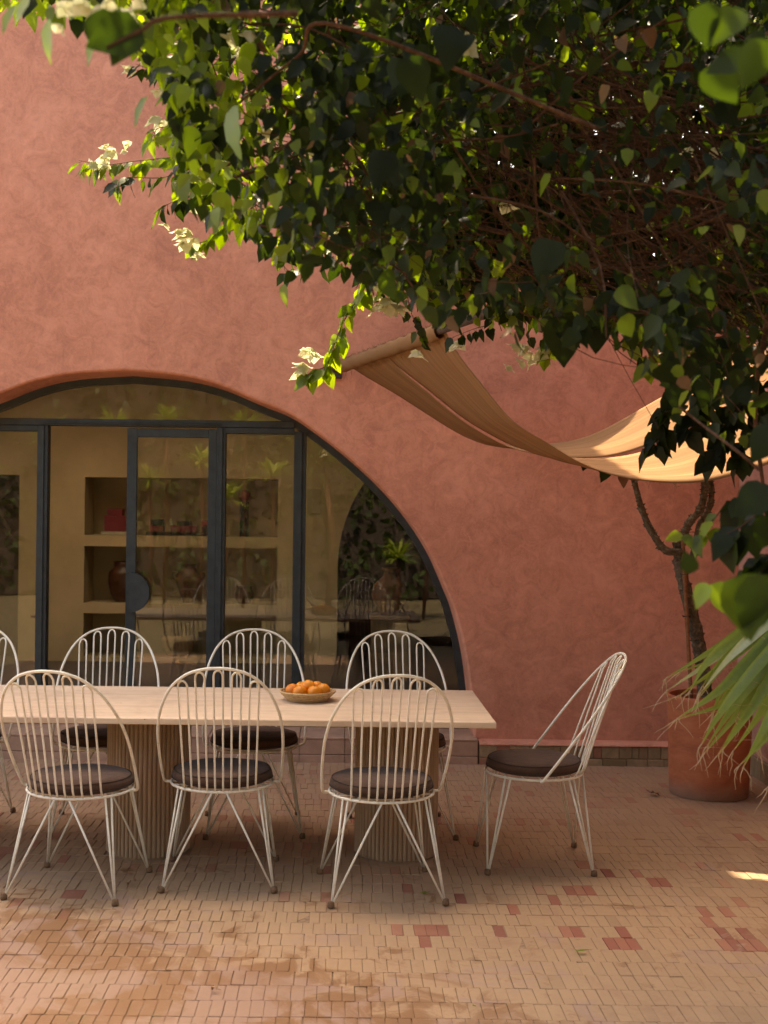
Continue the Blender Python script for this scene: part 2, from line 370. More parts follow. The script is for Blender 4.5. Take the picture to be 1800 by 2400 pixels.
def cloth():
    m, nt, b, o = mat('sail_cloth')
    uv = N(nt, 'ShaderNodeAttribute', attribute_name='tone').outputs['Fac']     # runs across the cloth
    cmb = nt.nodes.new('ShaderNodeCombineXYZ'); sep = nt.nodes.new('ShaderNodeSeparateXYZ'); nt.links.new(pos(nt), sep.inputs[0])
    nt.links.new(math_(nt, 'MULTIPLY', uv, 60), cmb.inputs[0]); nt.links.new(math_(nt, 'MULTIPLY', sep.outputs[0], .8), cmb.inputs[1])
    st = tex(nt, 1.0, 7, .7, .2, vec=cmb.outputs[0])
    r = ramp(nt, [(.3, (.27, .145, .072)), (.5, (.35, .195, .10)), (.7, (.41, .235, .128))]); nt.links.new(st, r.inputs[0])
    nt.links.new(r.outputs[0], b.inputs['Base Color']); b.inputs['Roughness'].default_value = .95; b.inputs['Specular IOR Level'].default_value = .05
    n1 = bump(nt, b, st, .3, .006); bump(nt, b, tex(nt, 500, 2), .4, .001, n1)
    t = N(nt, 'ShaderNodeBsdfTranslucent'); rr = ramp(nt, [(.3, (.24, .095, .032)), (.7, (.38, .16, .055))]); nt.links.new(st, rr.inputs[0]); nt.links.new(rr.outputs[0], t.inputs[0])
    mx = nt.nodes.new('ShaderNodeMixShader'); mx.inputs[0].default_value = .3
    nt.links.new(b.outputs[0], mx.inputs[1]); nt.links.new(t.outputs[0], mx.inputs[2]); nt.links.new(mx.outputs[0], o.inputs['Surface']); return m
M_CLOTH = cloth()

# ------------------------------------------------------------------ ground and floor
g = MB()
g.add([(-40, -40, -.03), (40, -40, -.03), (40, 40, -.03), (-40, 40, -.03)], [(0, 1, 2, 3)])
tag(g.build('ground', M_GROUND), 'packed earth ground round the brick patio', None, None, 'structure')
FX0, FX1, FY0, FY1 = -3.4, 2.65, 3.1, 8.14
fl = MB(); fl.box(FX0 - .02, FX1 + .02, FY0 - .05, FY1 + .3, -.029, -.0048)
floor = fl.build('floor', M_JOINT); tag(floor, 'patio floor of narrow tan clay bricks laid in straight courses', None, None, 'structure')
RED = [(930,2185),(1010,2185),(1085,2110),(1215,2130),(988,2180),(990,2205),(1040,2178),(1185,2192),(1338,2178),(1432,2205),(1470,2210),(1300,2108),(1420,2040),(1345,2085),(1360,2095),(1215,2135),
       (1535,2057),(1545,2070),(1650,2135),(1665,2155),(1690,2200),(1700,2195),(1712,2212),(1725,2215),(1745,2180),(1765,2195),(1780,2215),(1705,2130),(1450,2180),(1330,2092),(1290,2105),(1560,2065),(982,2175),(1375,2085),(1735,2108),(25,2120),(145,2145),(1750,2205),(1640,2125)]
RED = [at(a, b, CH * F / max(200, (b - 1200 - .012 * (a - 900)))) for a, b in RED]
cells = []
rowd = .1335; y = FY0; row = 0
while y < FY1 - .01:
    y1 = min(y + rowd, FY1); x = FX0 - random.random() * .045
    while x < FX1:
        w = .0445 + random.uniform(-.0025, .0025)
        if random.random() < .04: w *= 2.0
        a, b_ = max(x, FX0), min(x + w, FX1)
        if b_ - a > .012: cells.append((a, b_, y, y1))
        x += w
    y = y1; row += 1
def tone_of(cx, cy):
    for p in RED:
        if abs(p.x - cx) < .0235 and abs(p.y - cy) < .066: return random.uniform(.86, 1.0)
    if cy > 5.3 and random.random() < .06: return random.uniform(.8, .9)
    if random.random() < .06: return random.uniform(0, .15)
    return min(.78, max(.1, random.gauss(.5, .13)))
def brick_geo(mb, a, b_, c, d, z, tilt):
    gx = .0002 + random.random() ** 2 * .0013; gy = .0002 + random.random() ** 2 * .0018; bv = .0014
    j = lambda: random.uniform(-.0005, .0006)
    zt = lambda x_, y_: z + tilt[0] * (x_ - (a + b_) / 2) + tilt[1] * (y_ - (c + d) / 2)
    o = [(a + gx + j(), c + gy + j()), (b_ - gx + j(), c + gy + j()), (b_ - gx + j(), d - gy + j()), (a + gx + j(), d - gy + j())]
    i_ = [(o[0][0] + bv, o[0][1] + bv), (o[1][0] - bv, o[1][1] + bv), (o[2][0] - bv, o[2][1] - bv), (o[3][0] + bv, o[3][1] - bv)]
    v = [(x_, y_, -.008) for x_, y_ in o] + [(x_, y_, zt(x_, y_) - .0016) for x_, y_ in o] + [(x_, y_, zt(x_, y_)) for x_, y_ in i_]
    f = [(8, 9, 10, 11)] + [(k, (k + 1) % 4, 4 + (k + 1) % 4, 4 + k) for k in range(4)] + [(4 + k, 4 + (k + 1) % 4, 8 + (k + 1) % 4, 8 + k) for k in range(4)]
    mb.add(v, f)
def in_view(cx, cy):
    u = cx / cy * F + 800; v = 1200 + CH * F / cy
    return -20 < u < 1820 and v < 2440
order = sorted([c for c in cells if in_view((c[0] + c[1]) / 2, (c[2] + c[3]) / 2)], key=lambda c: (c[2], abs(c[0])))
near = set(order[:300])
protos = []
for k in range(12):
    b = MB(); brick_geo(b, -.02225, .02225, -rowd / 2, rowd / 2, 0, (random.uniform(-.02, .02), random.uniform(-.008, .008)))
    ob = b.build('brick', M_BRICKO, floor); protos.append(ob.data); bpy.data.objects.remove(ob)
rest = MB()
for c in cells:
    cx, cy = (c[0] + c[1]) / 2, (c[2] + c[3]) / 2; tn = tone_of(cx, cy)
    z = random.gauss(0, .0007) + (-.002 if random.random() < .04 else 0)
    z += .004 * noise.noise((cx * 1.3, cy * 1.3, 0))
    if c in near:
        o = bpy.data.objects.new('brick', random.choice(protos)); COL.objects.link(o); o.parent = floor
        o.location = (cx, cy, z); o.scale = ((c[1] - c[0]) / .0445, (c[3] - c[2]) / rowd, 1); o.color = (1, 1, 1, tn)
    else:
        rest.tone = tn; brick_geo(rest, *c, z, (random.gauss(0, .012), random.gauss(0, .006)))
ro = rest.build('brick', M_BRICK, floor); ro['kind'] = 'stuff'

# ------------------------------------------------------------------ house: front wall with arch
WY, GY, HW = 8.25, 8.65, 6.42
LX, LW = .75, 3.38      # wall right of LX cut low, unseen, so sun reaches the sail
house = empty('house', (-1.46, WY, 0)); tag(house, 'terracotta pink plastered house with a wide arched steel window', 'house')
def hp(o): o.parent = house; o.matrix_parent_inverse = Matrix.Translation((1.46, -WY, 0)); return o
half = [at(a, b, WY) for a, b in ((300, 867), (420, 879), (510, 900), (600, 937), (676, 968), (727, 1001), (811, 1066), (895, 1144), (959, 1220), (1009, 1299), (1048, 1387), (1068, 1440), (1090, 1530), (1104, 1630), (1111, 1722))]
XC = -1.46
half = [Vector((max(p.x, XC), 0, p.z)) for p in half]; half[0].x = XC
rh = spline(half, 6)
arch = [Vector((2 * XC - p.x, 0, p.z)) for p in reversed(rh)][:-1] + rh           # left foot .. apex .. right foot
arch[0].z = arch[-1].z = .13
XL, XR = arch[0].x, arch[-1].x
def nrm(i):
    a = arch[max(i - 1, 0)]; b = arch[min(i + 1, len(arch) - 1)]; d = (b - a).normalized(); return Vector((-d.z, 0, d.x))
def ring(off, y):
    out = []
    for i, p in enumerate(arch):
        q = p + nrm(i) * off * (-1 if False else 1); out.append((q.x, y, max(q.z, .13) if 0 < i < len(arch) - 1 else .13))
    return out
w = MB(); n = len(arch)
# outline (rounded lip) then reveal
rings = [ring(.016, WY), ring(.009, WY + .003), ring(.003, WY + .009), ring(0, WY + .017), ring(0, WY + .024), ring(0, GY + .12)]
vs_ = [p for r_ in rings for p in r_]
w.add(vs_, [(k * n + i, k * n + i + 1, (k + 1) * n + i + 1, (k + 1) * n + i) for k in range(5) for i in range(n - 1)])
r0 = rings[0]
w.add(r0 + [(p[0], WY, 3.0) for p in r0], [(i, n + i, n + i + 1, i + 1) for i in range(n - 1)])
w.add([(r0[0][0], WY, 3.0), (LX, WY, 3.0), (LX, WY, HW), (r0[0][0], WY, HW)], [(0, 1, 2, 3)])
w.add([(LX, WY, 3.0), (r0[-1][0], WY, 3.0), (r0[-1][0], WY, LW), (LX, WY, LW)], [(0, 1, 2, 3)])
w.add([(LX, WY, LW), (LX, GY + 6.6, LW), (LX, GY + 6.6, HW), (LX, WY, HW)], [(0, 1, 2, 3)])
xl, xr = r0[0][0], r0[-1][0]
w.add([(-4.6, WY, 0), (xl, WY, 0), (xl, WY, HW), (-4.6, WY, HW), (xr, WY, 0), (3.4, WY, 0), (3.4, WY, LW), (xr, WY, LW)], [(0, 1, 2, 3), (4, 5, 6, 7)])
for a, b_, c, d, hh in ((-4.6, LX, WY, 9.44, HW), (-4.6, LX, 11.26, GY + 6.6, HW), (-4.6, -4.36, 9.44, 11.26, HW), (-2.44, -2.16, 9.44, 11.26, HW), (-.24, LX, 9.44, 11.26, HW), (LX, 3.4, WY, GY + 6.6, LW)):
    w.add([(a, c, hh), (b_, c, hh), (b_, d, hh), (a, d, hh)], [(0, 1, 2, 3)])
hp(w.build('wall', M_WALL, None, True, 35))
# step in the arch and plinth with bricks
st = MB(); st.box(xl - .02, xr + .005, 8.17, GY + .14, -.02, .148)
hp(st.build('threshold', M_JOINT))
step_o = empty('arch_step', (0, 0, 0)); hp(step_o)
def child_box(name, parent, m, *a, bev=.003):
    b = MB(); b.box(*a, bev=bev); o = b.build(name, m, parent); return o
x = xl - .02
while x < xr - .05:
    wd = min(.30, xr - x)
    child_box('tile', step_o, M_STEP, x + .002, x + wd - .002, 8.148, 8.55, .150, .163)
    child_box('tile', step_o, M_STEP, x + .002, x + wd - .002, 8.150, 8.168, .052, .148)
    child_box('tile', step_o, M_STEP, x + .002, x + wd - .002, 8.148, 8.168, -.01, .048)
    x += wd
for (a, b_) in ((xr + .008, 2.649), (-4.59, xl - .024)):
    pb = MB(); pb.box(a, b_, 8.16, 8.249, -.02, .128); pl = pb.build('plinth', M_JOINT); hp(pl)
    x = a
    while x < b_ - .03:
        wd = min(random.choice((.045, .052, .06, .085, .115)), b_ - x)
        child_box('brick', pl, M_PLINTH, x + .002, x + wd - .002, 8.146 + random.random() * .004, 8.18, .046, .126, bev=.004); x += wd
    x = a
    while x < b_ - .03:
        wd = min(random.uniform(.11, .16), b_ - x)
        child_box('brick', pl, M_PLINTH, x + .002, x + wd - .002, 8.143 + random.random() * .004, 8.18, -.01, .043, bev=.004); x += wd
    lb = MB(); k = 40; vv = []
    for i in range(k + 1):
        xx = a + (b_ - a) * i / k; e = .006 * noise.noise((xx * 6, 0, 3)); vv += [(xx, 8.139 + e, .1285), (xx, 8.141 + e, .139 + e * .5), (xx, 8.17, .147), (xx, 8.2495, .15)]
    lb.add(vv, [(i * 4 + j, (i + 1) * 4 + j, (i + 1) * 4 + j + 1, i * 4 + j + 1) for i in range(k) for j in range(3)])
    hp(lb.build('plinth_ledge', M_WALL, None, True))

# ------------------------------------------------------------------ arched steel window and sliding door
def arch_z(x):
    for i in range(len(arch) - 1):
        a, b_ = arch[i], arch[i + 1]
        if a.x <= x <= b_.x and b_.x > a.x: return a.z + (b_.z - a.z) * (x - a.x) / (b_.x - a.x)
    return .2
win = empty('arched_window', (XC, GY, .14)); hp(win)
def wp(o): o.parent = win; o.matrix_parent_inverse = Matrix.Translation((-XC, -GY, -.14)); return o
fr = MB(); inn = [p + nrm(i) * -.045 for i, p in enumerate(arch)]
A = [(p.x, GY - .045, p.z) for p in arch]; B = [(p.x, GY - .045, p.z) for p in inn]; C_ = [(p.x, GY + .03, p.z) for p in inn]
fr.add(A + B + C_, [(k * n + i, (k + 1) * n + i, (k + 1) * n + i + 1, k * n + i + 1) for k in range(2) for i in range(n - 1)])
wp(fr.build('arch_frame', M_STEEL))
def bar(name, x0, x1, z0, z1, y0=GY - .06, y1=GY + .03, parent=None, bev=.003):
    b = MB(); b.box(x0, x1, y0, y1, z0, z1, bev=bev); o = b.build(name, M_STEEL)
    return wp(o) if parent is None else o
TZ0, TZ1 = 2.228, 2.275
m3 = -.291; m2 = -.84; m1 = 2 * XC - m2; m4 = 2 * XC - m3
z_top = lambda x_: arch_z(x_) - .03
for xm, wd in ((m3, .084), (m2, .062), (m1, .072), (m4, .084)):
    top = z_top(xm + .04 if xm > XC else xm - .04) if xm in (m3, m4) else TZ0
    bar('mullion', xm - wd / 2, xm + wd / 2, .165, top)
    bar('mullion_ridge', xm - wd * .16, xm + wd * .16, .165, top - .002, GY - .074, GY - .0605)
bar('transom', m4 - .04, m3 - .043, TZ0 + .0005, TZ1, GY - .062)
bar('transom_lip', m1, m2, TZ0 + .012, TZ0 + .024, GY - .075, GY - .0625)
for a, b_ in ((m2 + .032, m3 - .043), (m4 + .043, m1 - .037)):
    bar('sash_rail', a, b_, 2.187, TZ0 - .001); bar('sash_rail', a, b_, .165, .235)
bar('track', XL + .05, m4 - .043, .15, .215); bar('track', m3 + .043, XR - .05, .15, .215); bar('track', m1 + .037, m2 - .032, .15, .172, GY - .10)
# panes
pn = MB(); pn.add([(m2 + .03, GY, .2), (m3 - .04, GY, .2), (m3 - .04, GY, 2.2), (m2 + .03, GY, 2.2)], [(0, 1, 2, 3)]); wp(pn.build('pane', M_GLASS))
pn = MB(); pn.add([(m4 + .04, GY, .2), (m1 - .03, GY, .2), (m1 - .03, GY, 2.2), (m4 + .04, GY, 2.2)], [(0, 1, 2, 3)]); wp(pn.build('pane', M_GLASS))
def arch_pane(xa, xb, zb):
    p = MB(); xs = [xa + (xb - xa) * i / 40 for i in range(41)]
    p.add([(x_, GY, zb) for x_ in xs] + [(x_, GY, max(zb + .001, arch_z(x_) - .02)) for x_ in xs], [(i, i + 1, 42 + i, 41 + i) for i in range(40)])
    wp(p.build('pane', M_GLASS))
arch_pane(m4, m3 - .02, TZ1 - .01); arch_pane(m3 + .03, XR - .02, .2); arch_pane(XL + .02, m4 - .03, .2)
door = empty('sliding_door', (-1.15, GY - .03, .17)); hp(door)
def dp(o): o.parent = door; o.matrix_parent_inverse = Matrix.Translation((1.15, -GY + .03, -.17)); return o
dx0, dx1 = -1.492, m2 - .033
for (a, b_, c, d, nm) in ((dx0, dx0 + .066, .18, 2.215, 'stile'), (dx1 - .055, dx1, .18, 2.215, 'stile'), (dx0 + .067, dx1 - .056, 2.155, 2.213, 'rail'), (dx0 + .067, dx1 - .056, .18, .27, 'rail')):
    b = MB(); b.box(a, b_, GY - .055, GY - .012, c, d, bev=.003); dp(b.build(nm, M_STEEL))
b = MB(); b.add([(dx0 + .05, GY - .035, .25), (dx1 - .04, GY - .035, .25), (dx1 - .04, GY - .035, 2.17), (dx0 + .05, GY - .035, 2.17)], [(0, 1, 2, 3)]); dp(b.build('pane', M_GLASS))
h = MB(); k = 24; hv = []
for y_ in (GY - .10, GY - .056):
    hv += [(-1.458 + .138 * math.cos(R(-90 + 180 * i / k)), y_, 1.075 + .138 * math.sin(R(-90 + 180 * i / k))) for i in range(k + 1)]
h.add(hv, [tuple(range(k + 1)), tuple(reversed(range(k + 1, 2 * k + 2)))] + [(i, i + k + 1, (i + 1) % (k + 1) + k + 1, (i + 1) % (k + 1)) for i in range(k + 1)])
dp(h.build('handle', M_STEEL))

# ------------------------------------------------------------------ interior
BY, FZ, CZ = 12.1, .16, 2.98
def quad(mb, x0, x1, z0, z1, y): mb.add([(x0, y, z0), (x1, y, z0), (x1, y, z1), (x0, y, z1)], [(0, 1, 2, 3)])
i_ = MB(); i_.box(-4.55, 3.2, GY + .13, BY + 3, FZ - .1, FZ); hp(i_.build('interior_floor', M_GRANITE))
i_ = MB(); SH = [(-4.3, -2.5), (-2.1, -.3)]; SY0, SY1 = 9.5, 11.2       # unseen roof shafts, added to brighten the room
i_.box(-4.8, 3.4, GY + .13, SY0, CZ, CZ + .15); i_.box(-4.8, 3.4, SY1, BY + 3.2, CZ, CZ + .15)
xs_ = [-4.8] + [v for q in SH for v in q] + [3.4]
for k in range(0, len(xs_), 2): i_.box(xs_[k], xs_[k + 1], SY0 + .001, SY1 - .001, CZ, CZ + .15)
hp(i_.build('ceiling', M_INWALL))
for a, b_ in SH:
    q = MB(); q.box(a - .06, a, SY0, SY1, CZ + .251, HW); q.box(b_, b_ + .06, SY0, SY1, CZ + .251, HW); q.box(a, b_, SY0 - .06, SY0, CZ + .251, HW); q.box(a, b_, SY1, SY1 + .06, CZ + .251, HW)
    hp(q.build('added_light_well', M_WHITE))
i_ = MB(); i_.box(-4.8, -4.56, GY + .125, BY + 3.2, 0, CZ); i_.box(3.2, 3.4, GY + .125, BY + 3.2, 0, CZ); i_.box(-4.8, 3.4, BY + 3, BY + 3.2, 0, CZ)
hp(i_.build('side_wall', M_INWALL))
# inner skin of the front wall
i_ = MB(); rr = [(p.x, GY + .122, max(p.z, .13)) for p in arch]
i_.add(rr + [(p[0], GY + .122, CZ) for p in rr], [(i, n + i, n + i + 1, i + 1) for i in range(n - 1)])
quad(i_, -4.6, XL, 0, CZ, GY + .122); quad(i_, XR, 3.3, 0, CZ, GY + .122); hp(i_.build('inner_wall', M_INWALL))
bw = MB(); NX0, NX1 = -2.51, -.62; ND = .46
niches = [(.205, .632), (.732, 1.287), (1.395, 1.963)]
quad(bw, -4.56, -4.1, FZ, CZ, BY); quad(bw, -4.1, -3.15, 1.975, CZ, BY); quad(bw, -3.15, NX0, FZ, CZ, BY); quad(bw, NX1, -.03, FZ, CZ, BY)
zs = [FZ] + [z for nn in niches for z in nn] + [CZ]
for i in range(0, len(zs), 2): quad(bw, NX0, NX1, zs[i], zs[i + 1], BY)
AX, AW, AZ, AH = .95, .98, 1.1, 1.25; m_ = 32
ar = [(AX - AW, FZ)] + [(AX - AW * math.cos(math.pi * i / m_), AZ + AH * math.sin(math.pi * i / m_)) for i in range(m_ + 1)] + [(AX + AW, FZ)]
bw.add([(x_, BY, z_) for x_, z_ in ar[1:-1]] + [(x_, BY, CZ) for x_, z_ in ar[1:-1]], [(i, i + 1, m_ + 2 + i, m_ + 1 + i) for i in range(m_)])
bw.add([(x_, BY, z_) for x_, z_ in ar] + [(x_, BY + .35, z_) for x_, z_ in ar], [(i, i + 1, len(ar) + i + 1, len(ar) + i) for i in range(len(ar) - 1)])
quad(bw, AX + AW, 3.2, FZ, CZ, BY)
hp(bw.build('interior_wall', M_INWALL))
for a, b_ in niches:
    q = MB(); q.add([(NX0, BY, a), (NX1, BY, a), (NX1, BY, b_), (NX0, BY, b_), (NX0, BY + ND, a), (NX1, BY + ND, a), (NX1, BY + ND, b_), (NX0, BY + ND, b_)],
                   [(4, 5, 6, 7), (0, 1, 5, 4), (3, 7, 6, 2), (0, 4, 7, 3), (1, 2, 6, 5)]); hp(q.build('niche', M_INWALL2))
q = MB(); q.add([(-4.1, BY, FZ), (-3.15, BY, FZ), (-3.15, BY, 1.975), (-4.1, BY, 1.975), (-4.1, BY + .4, FZ), (-3.15, BY + .4, FZ), (-3.15, BY + .4, 1.975), (-4.1, BY + .4, 1.975)],
              [(4, 5, 6, 7), (3, 7, 6, 2), (0, 4, 7, 3), (1, 2, 6, 5)]); hp(q.build('door_recess', M_DOORW))
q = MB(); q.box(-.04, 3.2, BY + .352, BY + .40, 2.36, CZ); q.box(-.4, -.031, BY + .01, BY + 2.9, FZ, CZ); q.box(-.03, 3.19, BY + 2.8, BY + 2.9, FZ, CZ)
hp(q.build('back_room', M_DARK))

def pot_thing(name, label, cat, loc, prof, m, group=None, handles=None, n=28):
    t = empty(name, loc); tag(t, label, cat, group)
    b = MB(); b.lathe(prof, n); b.build('body', m, t, True)
    if handles:
        for s in (-1, 1):
            hb = MB(); hb.tube(spline([(s * x_, 0, z_) for x_, z_ in handles], 5), .011, 6); hb.build('handle', m, t, True)
    return t
NG = 'dark pottery jars on the middle niche shelf'
pot_thing('storage_jar', 'large brown glazed jar on the niche shelf behind the half-round door handle', 'jar', (at(293, 1410, 12.3).x, 12.33, .733),
          [(0, 0), (.10, 0), (.15, .08), (.175, .2), (.168, .27), (.165, .295), (.12, .335), (.115, .36), (.122, .40), (.10, .40), (.095, .35), (.0, .3)], M_JAR, NG)
pot_thing('amphora', 'two-handled brown clay jar in the middle of the niche shelf', 'jar', (at(441, 1410, 12.3).x, 12.3, .733),
          [(0, 0), (.055, 0), (.085, .1), (.125, .2), (.13, .23), (.115, .28), (.08, .33), (.078, .35), (.095, .372), (.085, .375), (.06, .35), (0, .3)], M_JAR2, NG, [(.115, .22), (.155, .26), (.15, .30), (.11, .30)])
pot_thing('squat_pot', 'small squat brown pot alone at the shelf end behind the glass', 'pot', (at(573, 1410, 12.3).x, 12.28, .733),
          [(0, 0), (.07, 0), (.095, .05), (.098, .10), (.075, .15), (.085, .17), (.07, .17), (.06, .14), (0, .05)], M_JAR, NG)
v = pot_thing('ribbed_vessel', 'wide tan ceramic vessel with upright spouts in the lowest niche', 'vessel', (at(415, 1540, 12.3).x, 12.32, .206),
          [(0, 0), (.10, 0), (.15, .06), (.165, .14), (.16, .2), (.14, .205), (.135, .15), (0, .06)], M_TAN)
for k in range(5):
    q_ = R(72 * k + 20); b = MB(); b.lathe([(.03, .17), (.026, .26), (.034, .31), (.024, .31), (.018, .2)], 10, (.12 * math.cos(q_), .12 * math.sin(q_), 0)); b.build('spout', M_TAN, v, True)
def blocks(name, label, parts_, y):
    xs = [at(p[0], 1200, y).x for p in parts_]; t = empty(name, (xs[0], y, 1.396)); tag(t, label, 'ornament', 'pink and black ornaments in the top niche')
    for (xa, xb, za, zb, m, nm) in parts_:
        X0, X1 = at(xa, 1230, y).x - xs[0], at(xb, 1230, y).x - xs[0]
        b = MB(); b.box(X0, X1, -.06, .06, za, zb, bev=.004); b.build(nm, m, t)
    return t
YN = 12.3; s_ = 1 / 236
blocks('stepped_ornament', 'pink stepped block on a pale slab in the top niche', [(240, 300, 0, .035, M_WHITE, 'slab'), (247, 298, .036, .19, M_PINK, 'block'), (255, 289, .191, .26, M_PINK, 'block')], YN)
blocks('display_plinth', 'long flat black slab under the small pink and black blocks', [(344, 508, 0, .034, M_BLACK, 'slab')], YN)
for lab, ps in (('small black cube on a pink cube, left on the black slab', [(354, 384, 0, .062, M_PINK, 'block'), (355, 383, .063, .125, M_BLACK, 'block')]),
                ('wide flat pink block with a small black block on top', [(402, 462, 0, .066, M_PINK, 'block'), (416, 446, .067, .11, M_BLACK, 'block')]),
                ('pink block on a black block partly behind the door stile', [(474, 504, 0, .06, M_BLACK, 'block'), (474, 504, .061, .12, M_PINK, 'block')])):
    t = blocks('stacked_blocks', lab, ps, YN - .02); t.location.z = 1.396 + .035
t = empty('ball_column', (at(572, 1250, YN).x, YN, 1.396)); tag(t, 'tall dark green column topped by a pink ball', 'ornament', 'pink and black ornaments in the top niche')
b = MB(); b.lathe([(0, 0), (.045, 0), (.045, .345), (0, .345)], 20); b.build('column', M_GREENB, t, True, 40)
b = MB(); b.lathe([(.062 * math.sin(math.pi * i / 12), .405 - .062 * math.cos(math.pi * i / 12)) for i in range(13)], 20); b.build('ball', M_PINK, t, True)
ped = empty('pedestal', (.44, 11.1, FZ)); tag(ped, 'white stone pedestal in front of the dark interior arch', 'pedestal')
b = MB(); b.box(-.16, .16, -.16, .16, 0, .54, bev=.006); b.build('shaft', M_TAN, ped); b = MB(); b.box(-.175, .175, -.175, .175, .541, .575, bev=.006); b.build('top_slab', M_TAN, ped)
pot_thing('urn', 'round ochre clay urn standing on the white pedestal', 'urn', (.44, 11.1, FZ + .576), [(0, 0), (.07, 0), (.14, .1), (.165, .18), (.14, .27), (.06, .34), (.05, .38), (.075, .42), (.06, .42), (.035, .37), (0, .3)], M_URN)
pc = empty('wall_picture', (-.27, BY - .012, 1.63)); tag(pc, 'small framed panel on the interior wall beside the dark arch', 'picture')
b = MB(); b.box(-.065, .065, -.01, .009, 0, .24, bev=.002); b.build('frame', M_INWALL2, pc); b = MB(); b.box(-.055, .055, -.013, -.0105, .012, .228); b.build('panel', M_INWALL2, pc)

# ------------------------------------------------------------------ neighbouring walls
sw = empty('courtyard_wall', (2.65, 5.5, 0)); tag(sw, 'pink plastered side wall meeting the house at the right corner', 'wall')
b = MB(); b.box(0, .5, -1.7, 2.745, .13, 3.55); b.build('plaster_face', M_WALL2, sw)
b = MB(); b.box(-.001, .49, -1.7, 2.62, -.02, .128); pl = b.build('plinth', M_JOINT, sw)
y_ = -1.69
while y_ < 2.6:
    wd = random.choice((.05, .06, .09)); b = MB(); b.box(-.013, .02, y_ + .002, y_ + wd - .002, 0, .126, bev=.003); b.build('brick', M_PLINTH, pl); y_ += wd

# ------------------------------------------------------------------ dining table
TZ, TH = .72, .028; TX0, TX1, TY0, TY1 = -2.7, .702, 5.515, 6.51
tb = empty('dining_table', (-.92, 6.01, 0)); tag(tb, 'long travertine dining table on round ribbed pedestals', 'table')
b = MB(); b.box(TX0 + .92, TX1 + .92, TY0 - 6.01, TY1 - 6.01, TZ - TH, TZ, bev=.003); b.build('tabletop', M_TRAV, tb)
for cx in (.284, -.918, -2.12):
    b = MB(); nf = 56; seg = 6
    vs2 = []; tn = []
    for z in (0.012, TZ - TH - .001):
        for k in range(nf * seg):
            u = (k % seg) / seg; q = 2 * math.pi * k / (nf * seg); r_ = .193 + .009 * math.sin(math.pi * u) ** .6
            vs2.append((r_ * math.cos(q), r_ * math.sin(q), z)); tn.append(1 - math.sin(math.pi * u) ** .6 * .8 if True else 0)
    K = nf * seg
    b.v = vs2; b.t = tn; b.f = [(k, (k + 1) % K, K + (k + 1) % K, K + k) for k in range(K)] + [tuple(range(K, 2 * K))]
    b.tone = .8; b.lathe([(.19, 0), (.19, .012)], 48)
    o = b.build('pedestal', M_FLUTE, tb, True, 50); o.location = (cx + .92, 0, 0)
# basket and oranges
bx, by = at(720, 1640, 6.1).x, 6.10
bk = empty('basket', (bx, by, TZ)); tag(bk, 'shallow round straw basket holding the oranges', 'basket')
prof = []
for k in range(5):      # coiled rows
    r_ = .098 + .0092 * k; z = .008 + k * .0092
    c = MB(); c.tube([((r_ + .001 * math.sin(5 * q * 2 * math.pi / 40)) * math.cos(2 * math.pi * q / 40), r_ * math.sin(2 * math.pi * q / 40), z) for q in range(41)], .0062, 6, False)
    c.build('coil', M_STRAW, bk, True)
b = MB(); b.lathe([(0, .003), (.10, .003), (.137, .044), (.133, .046), (.096, .01), (0, .01)], 40); b.build('bowl', M_STRAW, bk, True)
OR = [(636+10, 1620, -.03), (678, 1627, -.058), (733, 1629, -.062), (770, 1617, -.012), (722, 1612, .015), (690, 1610, .045), (757, 1607, .035)]
labs = ['orange at the left end of the basket', 'front orange left of the basket centre', 'front orange right of the basket centre, deepest in colour', 'orange at the right end of the basket, in front',
        'orange with a dark stem mark on top of the middle of the pile', 'orange at the back left, half hidden', 'yellowish orange at the back right of the basket']
offs = [(-.072, -.01, .048), (-.035, -.058, .046), (.036, -.06, .046), (.078, -.005, .05), (.005, -.002, .066), (-.03, .062, .048), (.045, .06, .052)]
for (ox, oy, oz), lb in zip(offs, labs):
    t = empty('orange', (bx + ox, by + oy, TZ + oz)); tag(t, lb, 'orange', 'oranges in the straw basket'); t.rotation_euler = (random.uniform(-.5, .5), random.uniform(-.5, .5), random.random() * 6)
    b = MB(); b.lathe([(.0365 * math.sin(math.pi * i / 14) * (1 + .02 * math.cos(2 * math.pi * i / 14)), -.0345 * math.cos(math.pi * i / 14)) for i in range(15)], 24); b.build('peel', M_ORANGE, t, True)
    b = MB(); b.lathe([(0, .0352), (.004, .0350), (.0045, .034), (0, .0335)], 6); b.build('stem_button', M_STEM, t, True)

